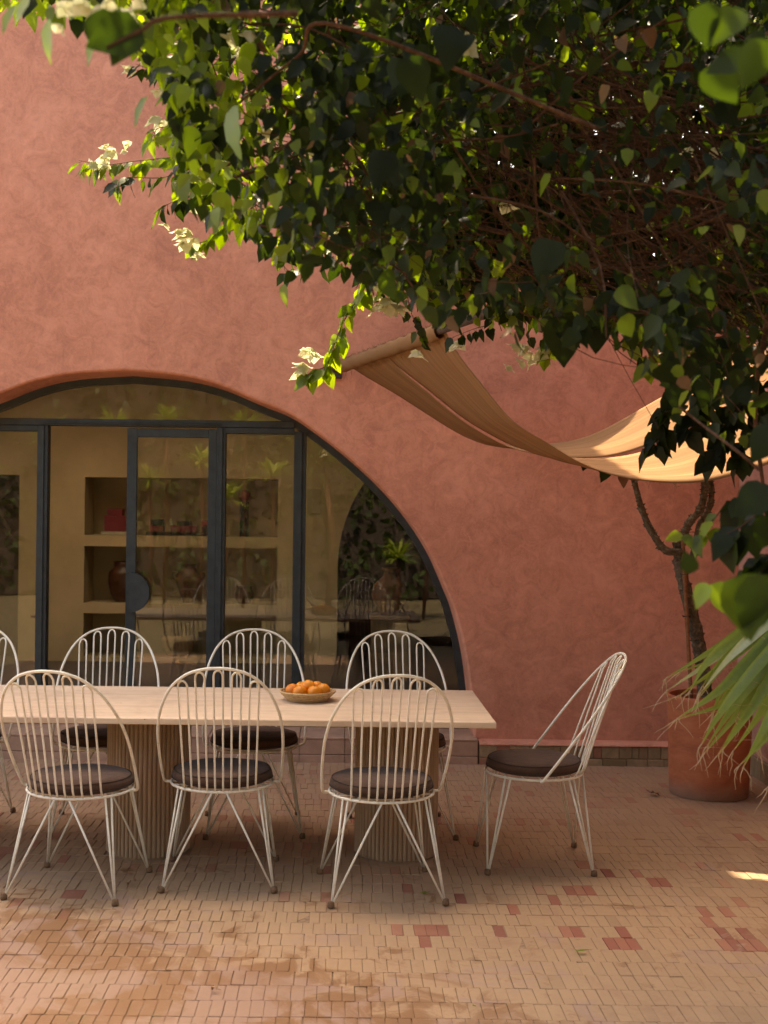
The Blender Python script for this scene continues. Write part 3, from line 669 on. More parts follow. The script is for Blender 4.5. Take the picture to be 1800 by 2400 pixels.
# ------------------------------------------------------------------ wire chairs
def make_chair():
    t = empty('wire_chair', (0, 0, 0))
    zr, rr_, lean, ht = .428, .228, .42, .56          # ring height, ring radius, back lean, back rise
    b = MB(); b.tube([(rr_ * math.cos(2 * math.pi * k / 48), rr_ * math.sin(2 * math.pi * k / 48), zr) for k in range(49)], .0062, 8, False); b.build('seat_ring', M_PAINT, t, True)
    # flat mesh under the cushion
    for k in range(-2, 3):
        y_ = k * .075; hx = math.sqrt(rr_ ** 2 - y_ ** 2); b = MB(); b.tube([(-hx, y_, zr), (0, y_, zr - .004), (hx, y_, zr)], .0038, 6); b.build('seat_rod', M_PAINT, t, True)
    # outer hoop in the leaning plane, u across, s up the lean
    P = lambda u, s: Vector((u, -lean * s, zr + ht * s))
    hoop = [(.226, 0), (.246, -.004), (.260, .012), (.267, .10), (.2725, .28), (.270, .48), (.250, .66), (.205, .83), (.14, .94), (.07, .988), (0, 1.0)]
    hp_ = hoop + [(-u, s) for u, s in reversed(hoop[:-1])]
    b = MB(); b.tube([P(u, s) + Vector((0, .0 if i not in (0, 1) else 0, 0)) for i, (u, s) in enumerate([(q.x, q.y) for q in spline([(u, s, 0) for u, s in hp_], 5)])], .0065, 8); b.build('back_frame', M_PAINT, t, True)
    def hoop_s(u):
        u = abs(u); pts_ = spline([(a, c, 0) for a, c in hoop[5:]], 8)
        for i in range(len(pts_) - 1):
            if pts_[i + 1].x <= u <= pts_[i].x: return pts_[i].y + (pts_[i + 1].y - pts_[i].y) * (u - pts_[i].x) / (pts_[i + 1].x - pts_[i].x + 1e-9)
        return 1
    for j, uc in enumerate((-.152, -.077, 0, .077, .152)):
        w_ = .0195; st_ = hoop_s(abs(uc)) - .018 - (.012 if abs(uc) > .1 else 0)
        bl = -.155 + (2 * j) * .0345; br = bl + .0345
        def foot(u): return Vector((u, -math.sqrt(rr_ ** 2 - u ** 2), zr + .004))
        def side(u_top, u_bot):
            a = foot(u_bot); c = P(u_top, st_ - .05); mid1 = a.lerp(c, .06) + Vector((0, -.006, 0)); return [a, mid1, a.lerp(c, .5), c]
        L = side(uc - w_, bl); Rr = side(uc + w_, br)
        top = [P(uc - w_ * math.cos(R(a)), st_ - .05 + .05 * math.sin(R(a))) for a in (30, 60, 90, 120, 150)]
        b = MB(); b.tube(L + top + list(reversed(Rr)), .0045, 7); b.build('back_loop', M_PAINT, t, True)
    for sx in (-1, 1):
        for sy in (-1, 1):
            ft = Vector((sx * .243, sy * .243, .012)); b = MB()
            for a in (4, 36, 66):     # measured from the chair's side towards front or back
                p = Vector((sx * rr_ * math.cos(R(a)), sy * rr_ * math.sin(R(a)), zr))
                if a == 4: p = Vector((sx * .03, sy * rr_ * .99, zr))
                if a == 66: p = Vector((sx * .165, sy * .157, zr))
                off = (p - ft); off.z = 0; off = off.normalized() * .006
                b.tube([p, ft + off], [.0048, .0046], 7)
            lg = b.build('leg', M_PAINT, t, True)
            b = MB(); b.lathe([(0, 0), (.0145, 0), (.0155, .006), (.013, .024), (0, .026)], 12, (ft.x, ft.y, 0)); b.build('foot_cap', M_CAP, lg, True)
    # cushion: round pad with seams
    b = MB(); prof = [(0, .0), (.12, 0), (.205, .002), (.222, .012), (.2265, .026), (.222, .042), (.208, .054), (.17, .060), (.09, .0625), (0, .063)]
    b.lathe([(r_, zr + .007 + z) for r_, z in prof], 56, wob=lambda q, z: 1 + .010 * math.sin(3 * q + 1) + .005 * math.sin(7 * q + z * 40))
    cu = b.build('cushion', M_CUSH, t, True)
    for z, r_ in ((.049, .2165), (.016, .2265)):
        b = MB(); b.tube([((r_) * (1 + .010 * math.sin(3 * q + 1) + .005 * math.sin(7 * q + (zr + .007 + z) * 40)) * math.cos(q), r_ * (1 + .010 * math.sin(3 * q + 1) + .005 * math.sin(7 * q + (zr + .007 + z) * 40)) * math.sin(q), zr + .007 + z + .0015 * math.sin(5 * q)) for q in [2 * math.pi * k / 48 for k in range(49)]], .0028, 5, False)
        b.build('piping', M_PIPE, cu, True)
    b = MB(); q0 = -1.9
    b.tube([(.2285 * math.cos(q), .2285 * math.sin(q), zr + .038) for q in [q0 + k * .045 for k in range(20)]], .0022, 5); b.build('zip', M_PIPE, cu)
    return t
chair = make_chair()
GRP = 'white wire dining chairs round the table'
CH_ = [(-1.128, 5.42, -8, 'cream wire chair on the near side, nearest the left photo edge'),
       (-.522, 5.58, 2, 'cream wire chair on the near side, middle of the three in front of the table'),
       (.19, 5.42, 6.5, 'cream wire chair on the near side standing in front of the right pedestal'),
       (-1.99, 6.45, 183, 'white wire chair on the far side, cut off by the left photo edge'),
       (-1.225, 6.46, 185.5, 'white wire chair on the far side in front of the open doorway'),
       (-.44, 6.46, 185, 'white wire chair on the far side behind the basket of oranges'),
       (.33, 6.46, 186, 'white wire chair on the far side in front of the right window pane'),
       (.93, 5.89, 90, 'white wire chair at the head of the table, seen from the side')]
for i, (x_, y_, a, lb) in enumerate(CH_):
    o = chair if i == 0 else copy_tree(chair)
    o.location = (x_, y_, .003); o.rotation_euler.z = R(a); tag(o, lb, 'chair', GRP)
    if i:
        for c_ in o.children:
            if c_.name.startswith('cushion'): c_.rotation_euler.z = R(random.uniform(-8, 25)); c_.location.z = random.uniform(0, .004)

# ------------------------------------------------------------------ terracotta pot with thorny plant
pX, pY = at(1662, 1760, 7.36).x, 7.36
pot = empty('terracotta_pot', (pX, pY, 0)); tag(pot, 'tall rust red terracotta pot in the corner by the wall', 'plant pot')
wob = lambda q, z: 1 + .008 * math.sin(2 * q) + .004 * math.sin(5 * q + z * 9)
b = MB(); b.lathe([(0, .002), (.222, .002), (.229, .015), (.232, .1), (.240, .35), (.247, .57), (.248, .588), (.243, .593), (.232, .590), (.228, .57), (.222, .45), (0, .45)], 64, wob=wob); b.build('pot_body', M_POT, pot, True, 50)
b = MB(); b.lathe([(0, .475), (.1, .472), (.21, .46), (.224, .45)], 30); b.build('soil', M_SOIL, pot, True)
pt = empty('thorny_shrub', (pX, pY, .46)); tag(pt, 'bare grey thorny stem forking into branches, growing in the terracotta pot', 'plant')
def knobby(name, pts, r0, r1, parent, thorns=60):
    P_ = spline(pts, 10); m__ = len(P_); b = MB()
    rr2 = [(r0 + (r1 - r0) * i / m__) * (1 + .25 * noise.noise(p * 30)) for i, p in enumerate(P_)]
    b.tube(P_, rr2, 9)
    for k in range(thorns):
        i = random.randrange(1, m__ - 1); t_ = (P_[i + 1] - P_[i]).normalized(); d = t_.cross(Vector((random.gauss(0, 1), random.gauss(0, 1), random.gauss(0, 1)))).normalized()
        p = P_[i] + (P_[i + 1] - P_[i]) * random.random() + d * rr2[i] * .7; L = random.uniform(.010, .024); s2 = rr2[i] * random.uniform(.35, .6)
        e = t_.cross(d); b.add([p + t_ * s2, p - t_ * s2, p + e * s2, p - e * s2, p + d * L + t_ * .004], [(0, 2, 4), (2, 1, 4), (1, 3, 4), (3, 0, 4)])
    o = b.build(name, M_BARK, parent, True, 60); o.matrix_parent_inverse = parent.matrix_basis.inverted() if False else Matrix.Translation(-parent.location); return o
D_ = 7.36
tr = [at(x_, y_, D_) for x_, y_ in ((1652, 1630), (1648, 1570), (1636, 1500), (1615, 1410), (1597, 1340), (1590, 1270))]
knobby('trunk', tr, .046, .034, pt, 170)
knobby('branch', [at(x_, y_, D_ - .05) for x_, y_ in ((1597, 1292), (1560, 1288), (1530, 1250), (1505, 1195), (1487, 1130), (1480, 1108))], .023, .017, pt, 90)
knobby('branch', [at(x_, y_, D_) for x_, y_ in ((1592, 1290), (1612, 1230), (1640, 1195), (1652, 1150), (1648, 1112))], .026, .021, pt, 80)
knobby('branch', [at(x_, y_, D_ + .06) for x_, y_ in ((1612, 1340), (1628, 1290), (1640, 1230), (1662, 1190), (1668, 1150), (1662, 1108))], .020, .017, pt, 80)
def twigs(mb, base, d, L, r, dep, spread=.5, n=(2, 4)):
    pts = [base]; dd = d.copy()
    for k in range(4):
        dd = (dd + Vector((random.gauss(0, .18), random.gauss(0, .18), random.gauss(0, .18)))).normalized(); pts.append(pts[-1] + dd * L / 4)
    mb.tube(pts, [r * (1 - .15 * i) for i in range(5)], 4, False)
    if dep:
        for k in range(random.randint(*n)):
            p = random.choice(pts[1:]); twigs(mb, p, (dd + Vector((random.gauss(0, spread), random.gauss(0, spread), random.gauss(0, spread)))).normalized(), L * .6, r * .65, dep - 1, spread, n)
b = MB()
for x_, y_ in ((1530, 1120), (1570, 1125)): twigs(b, at(x_, 1090, D_ - .2), Vector((random.uniform(-.4, .4), 0, -1)), .09, .0022, 3, .9, (3, 4))
o = b.build('twig', M_BARK, pt); o.matrix_parent_inverse = Matrix.Translation(-pt.location)
sk = empty('plant_stake', tuple(at(1630, 1630, 7.33))); tag(sk, 'reddish bamboo cane tied to the thorny stem', 'stake')
b = MB(); P0 = at(1620, 1640, 7.31) - sk.location; P1 = at(1600, 1262, 7.31) - sk.location
b.tube([P0.lerp(P1, k / 12) for k in range(13)], [.0115 + (.002 if k % 3 == 0 else 0) for k in range(13)], 8); b.build('cane', M_CANE, sk, True)
for f_ in (.52, .78):
    c = P0.lerp(P1, f_); b = MB(); b.tube([c + Vector((.022 * math.cos(q), .022 * math.sin(q) + .01, .004 * math.sin(3 * q))) for q in [k * .7 for k in range(10)]], .0025, 5); b.build('tie', M_PIPE, sk)

# ------------------------------------------------------------------ shade sail on its pole
pole = empty('sail_pole', (at(775, 865, WY).x, WY, 2.6)); tag(pole, 'dark wooden pole sticking out of the wall to carry the cloth sail', 'pole')
Pa = at(782, 862, WY + .0); Pb = at(1060, 762, 6.28); Pc = Pb + (Pb - Pa) * .45
b = MB(); b.tube([Pa - pole.location, Pb - pole.location, Pc - pole.location], .024, 12); b.build('rod', M_POLE, pole, True, 60)
b = MB(); b.box(-.055, .055, -.012, -.001, -.05, .03, bev=.002); b.box(-.05, .05, -.05, -.0125, -.045, -.038, bev=.002); br = b.build('bracket', M_POLE, pole); br.location = Pa - pole.location - Vector((0.0, 0, .0))
br.location.z -= .02
sail = empty('shade_sail', (1.3, 7, 2.3)); tag(sail, 'tan woven cloth sail slung over the pole, sagging in two strips', 'shade sail')
def parent_keep(o, p): o.parent = p; o.matrix_parent_inverse = Matrix.Translation(-p.location); return o
DF0, DF1, DN0, DN1 = 7.98, 7.4, 6.42, 6.2
Fp = [(808, 849), (860, 884), (930, 926), (1000, 971), (1060, 1008), (1111, 1032), (1180, 1042), (1287, 1039), (1359, 1028), (1417, 1006), (1471, 977), (1525, 946), (1640, 880), (1768, 805)]
Np = [(1040, 768), (1075, 830), (1120, 888), (1200, 983), (1287, 1039), (1366, 1086), (1453, 1115), (1562, 1128), (1670, 1122), (1800, 1086), (1920, 1035), (2040, 975)]
def edge(px, D0, D1):
    P_ = [at(a, b, D0 + (D1 - D0) * i / (len(px) - 1)) for i, (a, b) in enumerate(px)]; S = spline(P_, 12)
    L = [0]
    for i in range(1, len(S)): L.append(L[-1] + (S[i] - S[i - 1]).length)
    def f(t):
        d = t * L[-1]
        for i in range(1, len(S)):
            if L[i] >= d: return S[i - 1].lerp(S[i], (d - L[i - 1]) / (L[i] - L[i - 1] + 1e-9))
        return S[-1]
    return f
eF, eN = edge(Fp, DF0, DF1), edge(Np, DN0, DN1)
def sail_pt(t, s):
    p = eF(t).lerp(eN(t), s)
    return p + Vector((0, 0, .006 * math.sin(s * 40 + t * 3) * math.sin(math.pi * t) + .010 * noise.noise((t * 3, s * 9, 0))))
def panel(s0, s1, gap0, gap1):
    b = MB(); nt_, ns = 80, 16
    for i in range(nt_ + 1):
        t = i / nt_; g_ = math.sin(math.pi * min(1, max(0, (t - .05) / .95))) ** .6
        g_ *= (.85 + .5 * t); a = s0 + gap0 * g_; c = s1 - gap1 * g_
        for j in range(ns + 1):
            s = a + (c - a) * j / ns; b.v.append(tuple(sail_pt(t, s))); b.t.append(s)
    b.f = [(i * (ns + 1) + j, (i + 1) * (ns + 1) + j, (i + 1) * (ns + 1) + j + 1, i * (ns + 1) + j + 1) for i in range(nt_) for j in range(ns)]
    o = b.build('cloth_strip', M_CLOTH, None, True)
    m = o.modifiers.new('thick', 'SOLIDIFY'); m.thickness = .003; m.offset = 0
    return parent_keep(o, sail)
panel(0, .42, 0, .03); panel(.42, 1, .05, 0)
# sleeve wrapped round the pole, frayed top edge
b = MB(); Sa = Pa.lerp(Pb, .07); Sb = Pa.lerp(Pb, .925); k = 50; ax = (Sb - Sa).normalized(); e1 = ax.cross(Vector((0, 0, 1))).normalized(); e2 = e1.cross(ax)
vv = []; nr = 14
for i in range(k + 1):
    c = Sa.lerp(Sb, i / k)
    for j in range(nr):
        q = 2 * math.pi * j / nr; r_ = .037 + .004 * noise.noise((i * .35, j * .9, 1)) + .004 * math.sin(i * 1.3 + j)
        vv.append(c + e1 * math.cos(q) * r_ + e2 * math.sin(q) * (r_ + .004) - Vector((0, 0, .006)))
b.add(vv, [(i * nr + j, i * nr + (j + 1) % nr, (i + 1) * nr + (j + 1) % nr, (i + 1) * nr + j) for i in range(k) for j in range(nr)])
parent_keep(b.build('sleeve', M_CLOTH, None, True), sail)
b = MB()
for i in range(420):
    c = Sa.lerp(Sb, random.random()) + Vector((0, 0, .034)) + e1 * random.uniform(-.008, .008)
    d = Vector((random.gauss(0, .6), random.gauss(0, .6), random.uniform(.1, 1))).normalized() * random.uniform(.006, .018)
    b.tube([c, c + d * .6, c + d + Vector((random.gauss(0, .004), 0, random.gauss(0, .004)))], .0011, 3, False)
for i in range(26):
    c = Sa.lerp(Sb, random.random()) - Vector((0, 0, .035)) + e1 * random.uniform(-.03, .01); L = random.uniform(.02, .07)
    b.tube([c, c + Vector((random.gauss(0, .01), 0, -L * .5)), c + Vector((random.gauss(0, .015), 0, -L))], .0008, 3, False)
parent_keep(b.build('fringe', M_CLOTH, None), sail)['kind'] = 'stuff'

# ------------------------------------------------------------------ leaves
def leaf_mesh(k, fine):
    """base at the origin, tip at +Y, unit length"""
    if fine: ys = [0, .10, .24, .40, .56, .72, .87, 1.0]; hw = [.03, .27, .375, .385, .32, .215, .10, 0]
    else: ys = [0, .22, .55, 1.0]; hw = [.10, .37, .32, 0]
    fold = (.18, .42, .10, .60)[k % 4] * (.5 if fine else 1); curl = (-.25, .18, -.42, -.10)[k % 4] * (.6 if fine else 1); tw = (.05, .22, -.25, .3)[k % 4]
    V = []; 
    for y_, h_ in zip(ys, hw):
        zc = curl * y_ * y_; sw_ = tw * y_ * y_ * .5
        rip = .02 * math.sin(y_ * 17 + k)
        V += [(-h_ + sw_, y_ - (.05 if y_ == ys[1] else 0), zc + fold * h_ + rip), (sw_, y_, zc), (h_ + sw_, y_ - (.05 if y_ == ys[1] else 0), zc + fold * h_ * .8 - rip)]
    Fs = []
    for i in range(len(ys) - 1):
        a = i * 3; Fs += [(a, a + 1, a + 4, a + 3), (a + 1, a + 2, a + 5, a + 4)]
    V = np.array(V); return V, Fs
LM = [leaf_mesh(k, False) for k in range(4)]; LF = [leaf_mesh(k, True) for k in range(4)]
def frame(tip, up):
    y_ = Vector(tip).normalized(); z_ = Vector(up); z_ = (z_ - y_ * z_.dot(y_)); z_ = z_.normalized() if z_.length > 1e-4 else y_.orthogonal().normalized()
    x_ = y_.cross(z_); return Matrix((x_, y_, z_)).transposed()
def join_leaves(name, items, m, parent, lib=LM):
    """items: (position, Matrix3, size, tone)"""
    VV = []; FF = []; TT = []; base = 0
    for i, (p, M_, s, tn) in enumerate(items):
        V, Fs = lib[i % 4]; A_ = np.array(M_) * s
        VV.append(V @ A_.T + np.array(p)); FF += [tuple(j + base for j in f) for f in Fs]; TT += [tn] * len(V); base += len(V)
    me = bpy.data.meshes.new(name); me.from_pydata(np.concatenate(VV).tolist(), [], FF)
    a = me.attributes.new('tone', 'FLOAT', 'POINT'); a.data.foreach_set('value', TT); me.materials.append(m)
    me.polygons.foreach_set('use_smooth', [True] * len(me.polygons))
    o = bpy.data.objects.new(name, me); COL.objects.link(o); o.parent = parent; o.matrix_parent_inverse = Matrix.Translation(-parent.location); return o
leafdata = []
for k in range(4):
    V, Fs = LF[k]; me = bpy.data.meshes.new('leaf'); me.from_pydata(V.tolist(), [], Fs); me.materials.append(M_LEAFO); me.polygons.foreach_set('use_smooth', [True] * len(me.polygons)); leafdata.append(me)
def leaf_obj(p, M_, s, tn, parent, k=None):
    o = bpy.data.objects.new('leaf', leafdata[random.randrange(4) if k is None else k]); COL.objects.link(o)
    o.parent = parent; o.matrix_parent_inverse = Matrix.Translation(-parent.location)
    o.matrix_basis = Matrix.Translation(p) @ (M_.to_4x4()) @ Matrix.Scale(s, 4); o.color = (1, 1, 1, tn); return o
def poly_in(x, y, P_):
    c = False; j = len(P_) - 1
    for i in range(len(P_)):
        if (P_[i][1] > y) != (P_[j][1] > y) and x < (P_[j][0] - P_[i][0]) * (y - P_[i][1]) / (P_[j][1] - P_[i][1] + 1e-9) + P_[i][0]: c = not c
        j = i
    return c
def px_of(p):
    u = p.x * F / p.y - 100; v = (CH - p.z) * F / p.y
    return 900 + u * math.cos(ROLL) - v * math.sin(ROLL), 1200 + u * math.sin(ROLL) + v * math.cos(ROLL)

vine = empty('bougainvillea', (2.1, 3.3, 0)); tag(vine, 'huge white-flowering bougainvillea vine overhanging the patio, dark green', 'vine')
OUT = [(-60, -60), (-40, 5), (60, 15), (150, 35), (250, 75), (300, 110), (370, 150), (400, 230), (395, 330), (430, 385), (410, 430), (470, 480), (560, 530), (630, 575), (680, 640), (760, 610), (850, 655), (900, 690), (980, 690), (1030, 760), (1140, 745), (1220, 790), (1290, 800), (1340, 810), (1400, 760), (1480, 810), (1530, 880), (1560, 980), (1620, 960), (1680, 1020), (1760, 1020), (1800, 1060), (2300, 1100), (2300, -1000), (200, -1000), (60, -500)]
items = []
def rleaf(p, s, tn, hang=.8):
    tip = Vector((random.gauss(0, .5), random.gauss(0, .5), -hang + random.gauss(0, .35))); up = Vector((random.gauss(-.15, .55), random.gauss(-.45, .5), random.gauss(.55, .4)))
    return (p, frame(tip, up), s, tn)
def tone_leaf():
    r_ = random.random()
    if r_ < .028: return random.uniform(.93, 1)
    if r_ < .075: return random.uniform(.72, .9)
    return min(.75, max(0, random.gauss(.38, .2)))
clumps = []
cnt = 0
while cnt < 260:
    x_, y_ = random.uniform(-60, 2300), random.uniform(-1000, 1100)
    if not poly_in(x_, y_, OUT): continue
    D = random.uniform(3.3, 5.35 if x_ < 900 else 6.2); clumps.append((x_, y_, D)); cnt += 1
cnt = 0; TARGET = 35000
while cnt < TARGET:
    if random.random() < .45:
        c = random.choice(clumps); x_, y_, D = c[0] + random.gauss(0, 55), c[1] + random.gauss(0, 50), c[2] + random.gauss(0, .16)
    else:
        x_, y_ = random.uniform(-60, 2300), random.uniform(-1000, 1100); D = random.uniform(3.3, 5.35 if x_ < 900 else 6.2)
    if not poly_in(x_, y_, OUT): continue
    # the tangle of bare twigs upper right: few leaves in front
    e = ((x_ - 1400) / 330) ** 2 + ((y_ - 420) / 260) ** 2
    if e < 1 and D < 5.0 and random.random() < .76: continue
    # lighter, gappier hem
    if y_ > 600 and x_ > 1050 and random.random() < .45: continue
    lit_tone = (x_ < 360 + random.random() * 380 and y_ < 700 and random.random() < .8) or (D > 4.7 and random.random() < .16)  # rim and some back leaves get sunlight painted into their tone
    p = at(x_, y_, D); s = random.uniform(.034, .064) if random.random() < .85 else random.uniform(.06, .09)
    items.append(rleaf(p, s, random.uniform(.70, .89) if lit_tone else tone_leaf())); cnt += 1
for _ in range(2400):      # unseen vine growth overhead, added to block sky and sun
    p = Vector((random.uniform(-1.9, 3.6), random.uniform(-1.2, 4.6), 0)); p.z = max(3.35, CH + p.y * .46 + .35) + random.random() * .7
    items.append(rleaf(p, random.uniform(.09, .14), tone_leaf(), .3))
cnt = 0
while cnt < 14500:      # thick growth behind the bare twigs
    x_, y_, D = random.uniform(850, 2000), random.uniform(-150, 740), random.uniform(5.3, 6.25)
    if y_ > 690 and x_ < 1150 or y_ > 640 and x_ < 980: continue
    if poly_in(x_, y_, OUT): items.append(rleaf(at(x_, y_, D), random.uniform(.04, .085), random.uniform(.64, .88) if (x_ < 1400 and random.random() < .45) else tone_leaf())); cnt += 1  # part of these toned brighter to look backlit
def vis(it):
    u, v = px_of(it[0]); return -30 < u < 1830 and -30 < v < 1200
big = sorted([i for i in range(len(items)) if vis(items[i])], key=lambda i: items[i][0].y / items[i][2])
pick = set(big[:140])
for i in pick: leaf_obj(*items[i], vine)
spr_leaf = []     # leaves of the sprigs: singles
stems = MB()
def sprig(pts, n_, size, tone=(.70, .895), flowers=0, spread=1.0, r=.0022):  # default tone paints the sprig leaves as sunlit
    P_ = spline([at(*q) for q in pts], 8); stems.tube(P_, [r * (1 - .6 * i / len(P_)) for i in range(len(P_))], 5, False)
    n_ = int(n_ * 1.8)
    for k in range(n_):
        f_ = (k + .5) / n_; i = int(f_ * (len(P_) - 1)); p = P_[i]; t_ = (P_[min(i + 1, len(P_) - 1)] - P_[max(i - 1, 0)]).normalized()
        side = Vector((random.choice((-1, 1)) * random.uniform(.3, 1), random.gauss(0, .5), 0))
        tip = (t_ * .5 + side * spread * .7 + Vector((0, 0, -.75))).normalized()
        up = Vector((random.gauss(-.6, .4), random.gauss(-.5, .4), random.gauss(.4, .3)))
        pet = p + tip * .012 + side * .008; stems.tube([p, pet], .0009, 3, False)
        spr_leaf.append((pet, frame(tip, up), size * random.uniform(.7, 1.3), random.uniform(*tone)))
FL = []
def flower(px, py, D, size=.045, n_=1, spread=30):
    for k in range(n_): FL.append((at(px + random.gauss(0, spread) * (k > 0), py + random.gauss(0, spread) * (k > 0), D + random.gauss(0, .03)), size * random.uniform(.8, 1.15)))
random.seed(21)
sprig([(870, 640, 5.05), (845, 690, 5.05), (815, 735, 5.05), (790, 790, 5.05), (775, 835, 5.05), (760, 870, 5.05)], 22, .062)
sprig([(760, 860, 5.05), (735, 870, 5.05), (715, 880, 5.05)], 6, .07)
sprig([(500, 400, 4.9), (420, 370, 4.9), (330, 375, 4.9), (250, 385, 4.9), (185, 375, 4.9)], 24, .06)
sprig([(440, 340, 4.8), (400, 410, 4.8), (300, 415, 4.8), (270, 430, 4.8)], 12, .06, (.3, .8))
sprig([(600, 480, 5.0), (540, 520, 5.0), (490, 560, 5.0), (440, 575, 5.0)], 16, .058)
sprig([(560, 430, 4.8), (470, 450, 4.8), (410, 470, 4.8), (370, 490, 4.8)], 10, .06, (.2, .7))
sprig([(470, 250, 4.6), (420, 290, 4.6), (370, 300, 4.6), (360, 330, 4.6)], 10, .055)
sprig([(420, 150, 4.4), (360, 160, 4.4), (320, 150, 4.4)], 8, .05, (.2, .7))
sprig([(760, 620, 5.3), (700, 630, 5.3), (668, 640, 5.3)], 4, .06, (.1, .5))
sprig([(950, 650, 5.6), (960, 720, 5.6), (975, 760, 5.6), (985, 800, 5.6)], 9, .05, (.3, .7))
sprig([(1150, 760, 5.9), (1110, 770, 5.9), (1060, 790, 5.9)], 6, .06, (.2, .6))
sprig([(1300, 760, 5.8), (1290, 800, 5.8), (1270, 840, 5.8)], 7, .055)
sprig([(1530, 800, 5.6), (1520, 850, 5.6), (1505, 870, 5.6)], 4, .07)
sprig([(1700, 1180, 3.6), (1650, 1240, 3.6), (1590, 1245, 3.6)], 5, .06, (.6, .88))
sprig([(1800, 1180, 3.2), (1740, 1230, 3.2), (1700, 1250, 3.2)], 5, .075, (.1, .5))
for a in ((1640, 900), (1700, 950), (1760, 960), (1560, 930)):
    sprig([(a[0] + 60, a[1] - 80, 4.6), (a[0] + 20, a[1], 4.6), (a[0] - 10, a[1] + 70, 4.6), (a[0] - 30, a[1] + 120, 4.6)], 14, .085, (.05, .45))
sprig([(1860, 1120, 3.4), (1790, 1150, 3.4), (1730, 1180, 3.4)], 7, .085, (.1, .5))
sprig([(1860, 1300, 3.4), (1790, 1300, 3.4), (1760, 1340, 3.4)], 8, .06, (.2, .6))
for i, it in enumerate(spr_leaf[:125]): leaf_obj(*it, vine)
# large leaves that hang close to the lens: (px, py, depth, length in metres, tip angle in the picture, face direction, tone: high paints a sunlit leaf)
BIGL = [(113, 45, 2.5, .085, 95, (-.7, -.5, .3), .85), (228, 60, 2.6, .085, 95, (-.7, -.5, .3), .85), (70, -10, 2.6, .07, 130, (-.6, -.6, .3), .85), (40, 10, 2.6, .07, 110, (-.6, -.6, .3), .8),
        (215, 30, 2.4, .09, 55, (.1, -1, -.1), .2), (330, 60, 2.3, .11, 150, (.2, -1, -.1), .15), (300, 75, 2.4, .07, 120, (.3, -1, 0), .3), (545, 250, 3.0, .13, 95, (-.6, -.3, .7), .74), (345, 225, 3.4, .09, 110, (-.8, -.5, .2), .85),
        (665, 665, 4.0, .075, 88, (-.8, -.5, .1), .85), (1640, 10, 2.1, .075, 70, (-.1, -1, .1), .5), (1730, 20, 2.1, .08, 120, (-.3, -1, .2), .6), (1785, 90, 2.0, .085, 100, (.2, -1, .1), .5), (1665, 150, 2.2, .085, 60, (-.6, -1, .2), .5), (1750, 130, 2.1, .07, 170, (-.3, -1, .3), .3),
        (1060, 60, 3.2, .12, 100, (.2, -1, 0), .2), (960, 130, 3.0, .11, 80, (-.2, -1, .1), .25), (900, 350, 3.3, .11, 95, (.2, -1, 0), .2), (1290, 560, 3.4, .13, 98, (.1, -1, .1), .5), (1320, 740, 3.6, .15, 92, (0, -1, 0), .15), (1400, 745, 3.7, .11, 85, (.1, -1, 0), .15),
        (1738, 1345, 2.3, .125, 78, (-.3, -.8, .5), .64), (1790, 1345, 2.25, .13, 100, (.3, -.8, .4), .5), (1688, 1362, 2.6, .095, 80, (-.8, -.6, .2), .8), (1655, 1365, 2.6, .06, 100, (-.8, -.6, .3), .85), (1625, 1340, 2.6, .05, 240, (-.6, -.8, .2), .5),
        (1800, 1140, 2.9, .11, 140, (-.2, -1, .3), .35), (1810, 1210, 2.9, .09, 110, (0, -1, .1), .1), (1810, 1000, 2.9, .10, 120, (0, -1, .1), .25),
        (1590, 880, 3.9, .12, 85, (0, -1, .1), .3), (1660, 860, 3.9, .13, 95, (0, -1, 0), .3), (1730, 880, 3.9, .12, 100, (0, -1, 0), .25), (775, 800, 3.9, .13, 92, (.2, -1, .2), .55) if False else (1480, 700, 3.9, .12, 92, (.2, -1, .2), .4)]
for (px, py, D, L, ang, up, tn) in BIGL:
    tip = Vector((math.cos(R(ang)), random.uniform(-.25, .25), -math.sin(R(ang)))); leaf_obj(at(px, py, D), frame(tip, up), L, tn, vine)
rest_it = [items[i] for i in range(len(items)) if i not in pick] + spr_leaf[125:]
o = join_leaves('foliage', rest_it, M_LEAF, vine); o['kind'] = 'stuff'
# flowers: papery bracts in threes
flowers = [(245, 370, 4.9, .038, 5, 18), (245, 338, 4.9, .026, 2, 8), (290, 350, 4.9, .026, 3, 16), (420, 540, 4.9, .036, 4, 14), (435, 565, 4.9, .038, 4, 14), (465, 590, 4.9, .03, 2, 10), (150, 15, 2.6, .024, 3, 35), (230, 10, 2.6, .028, 4, 35), (310, 25, 2.7, .024, 3, 30),
           (410, 180, 4.3, .036, 7, 26), (420, 215, 4.3, .036, 5, 18), (345, 130, 4.4, .03, 2, 14), (310, 155, 4.4, .03, 2, 10), (365, 285, 4.6, .05, 2, 10), (550, 80, 3.6, .035, 3, 40), (740, 330, 4.4, .05, 3, 12), (470, 480, 4.9, .05, 3, 12), (800, 550, 4.9, .05, 2, 10),
           (730, 825, 5.05, .04, 4, 12), (712, 850, 5.05, .04, 3, 12), (890, 690, 5.1, .042, 8, 24), (920, 720, 5.1, .04, 4, 16), (984, 822, 5.6, .055, 1, 5), (1075, 800, 5.9, .05, 2, 8), (1225, 815, 5.8, .042, 4, 14), (1240, 845, 5.8, .042, 5, 16), (1270, 810, 5.8, .045, 2, 8), (1100, 100, 3.6, .05, 1, 8),
           (1180, 470, 4.6, .045, 2, 10), (1100, 290, 4.2, .05, 2, 12), (1690, 360, 4.0, .04, 2, 12), (1590, 360, 4.1, .04, 2, 12), (1375, 700, 4.8, .035, 1, 8), (1755, 1240, 3.4, .03, 1, 5), (520, 420, 4.7, .045, 3, 20), (630, 300, 4.4, .04, 3, 25)]
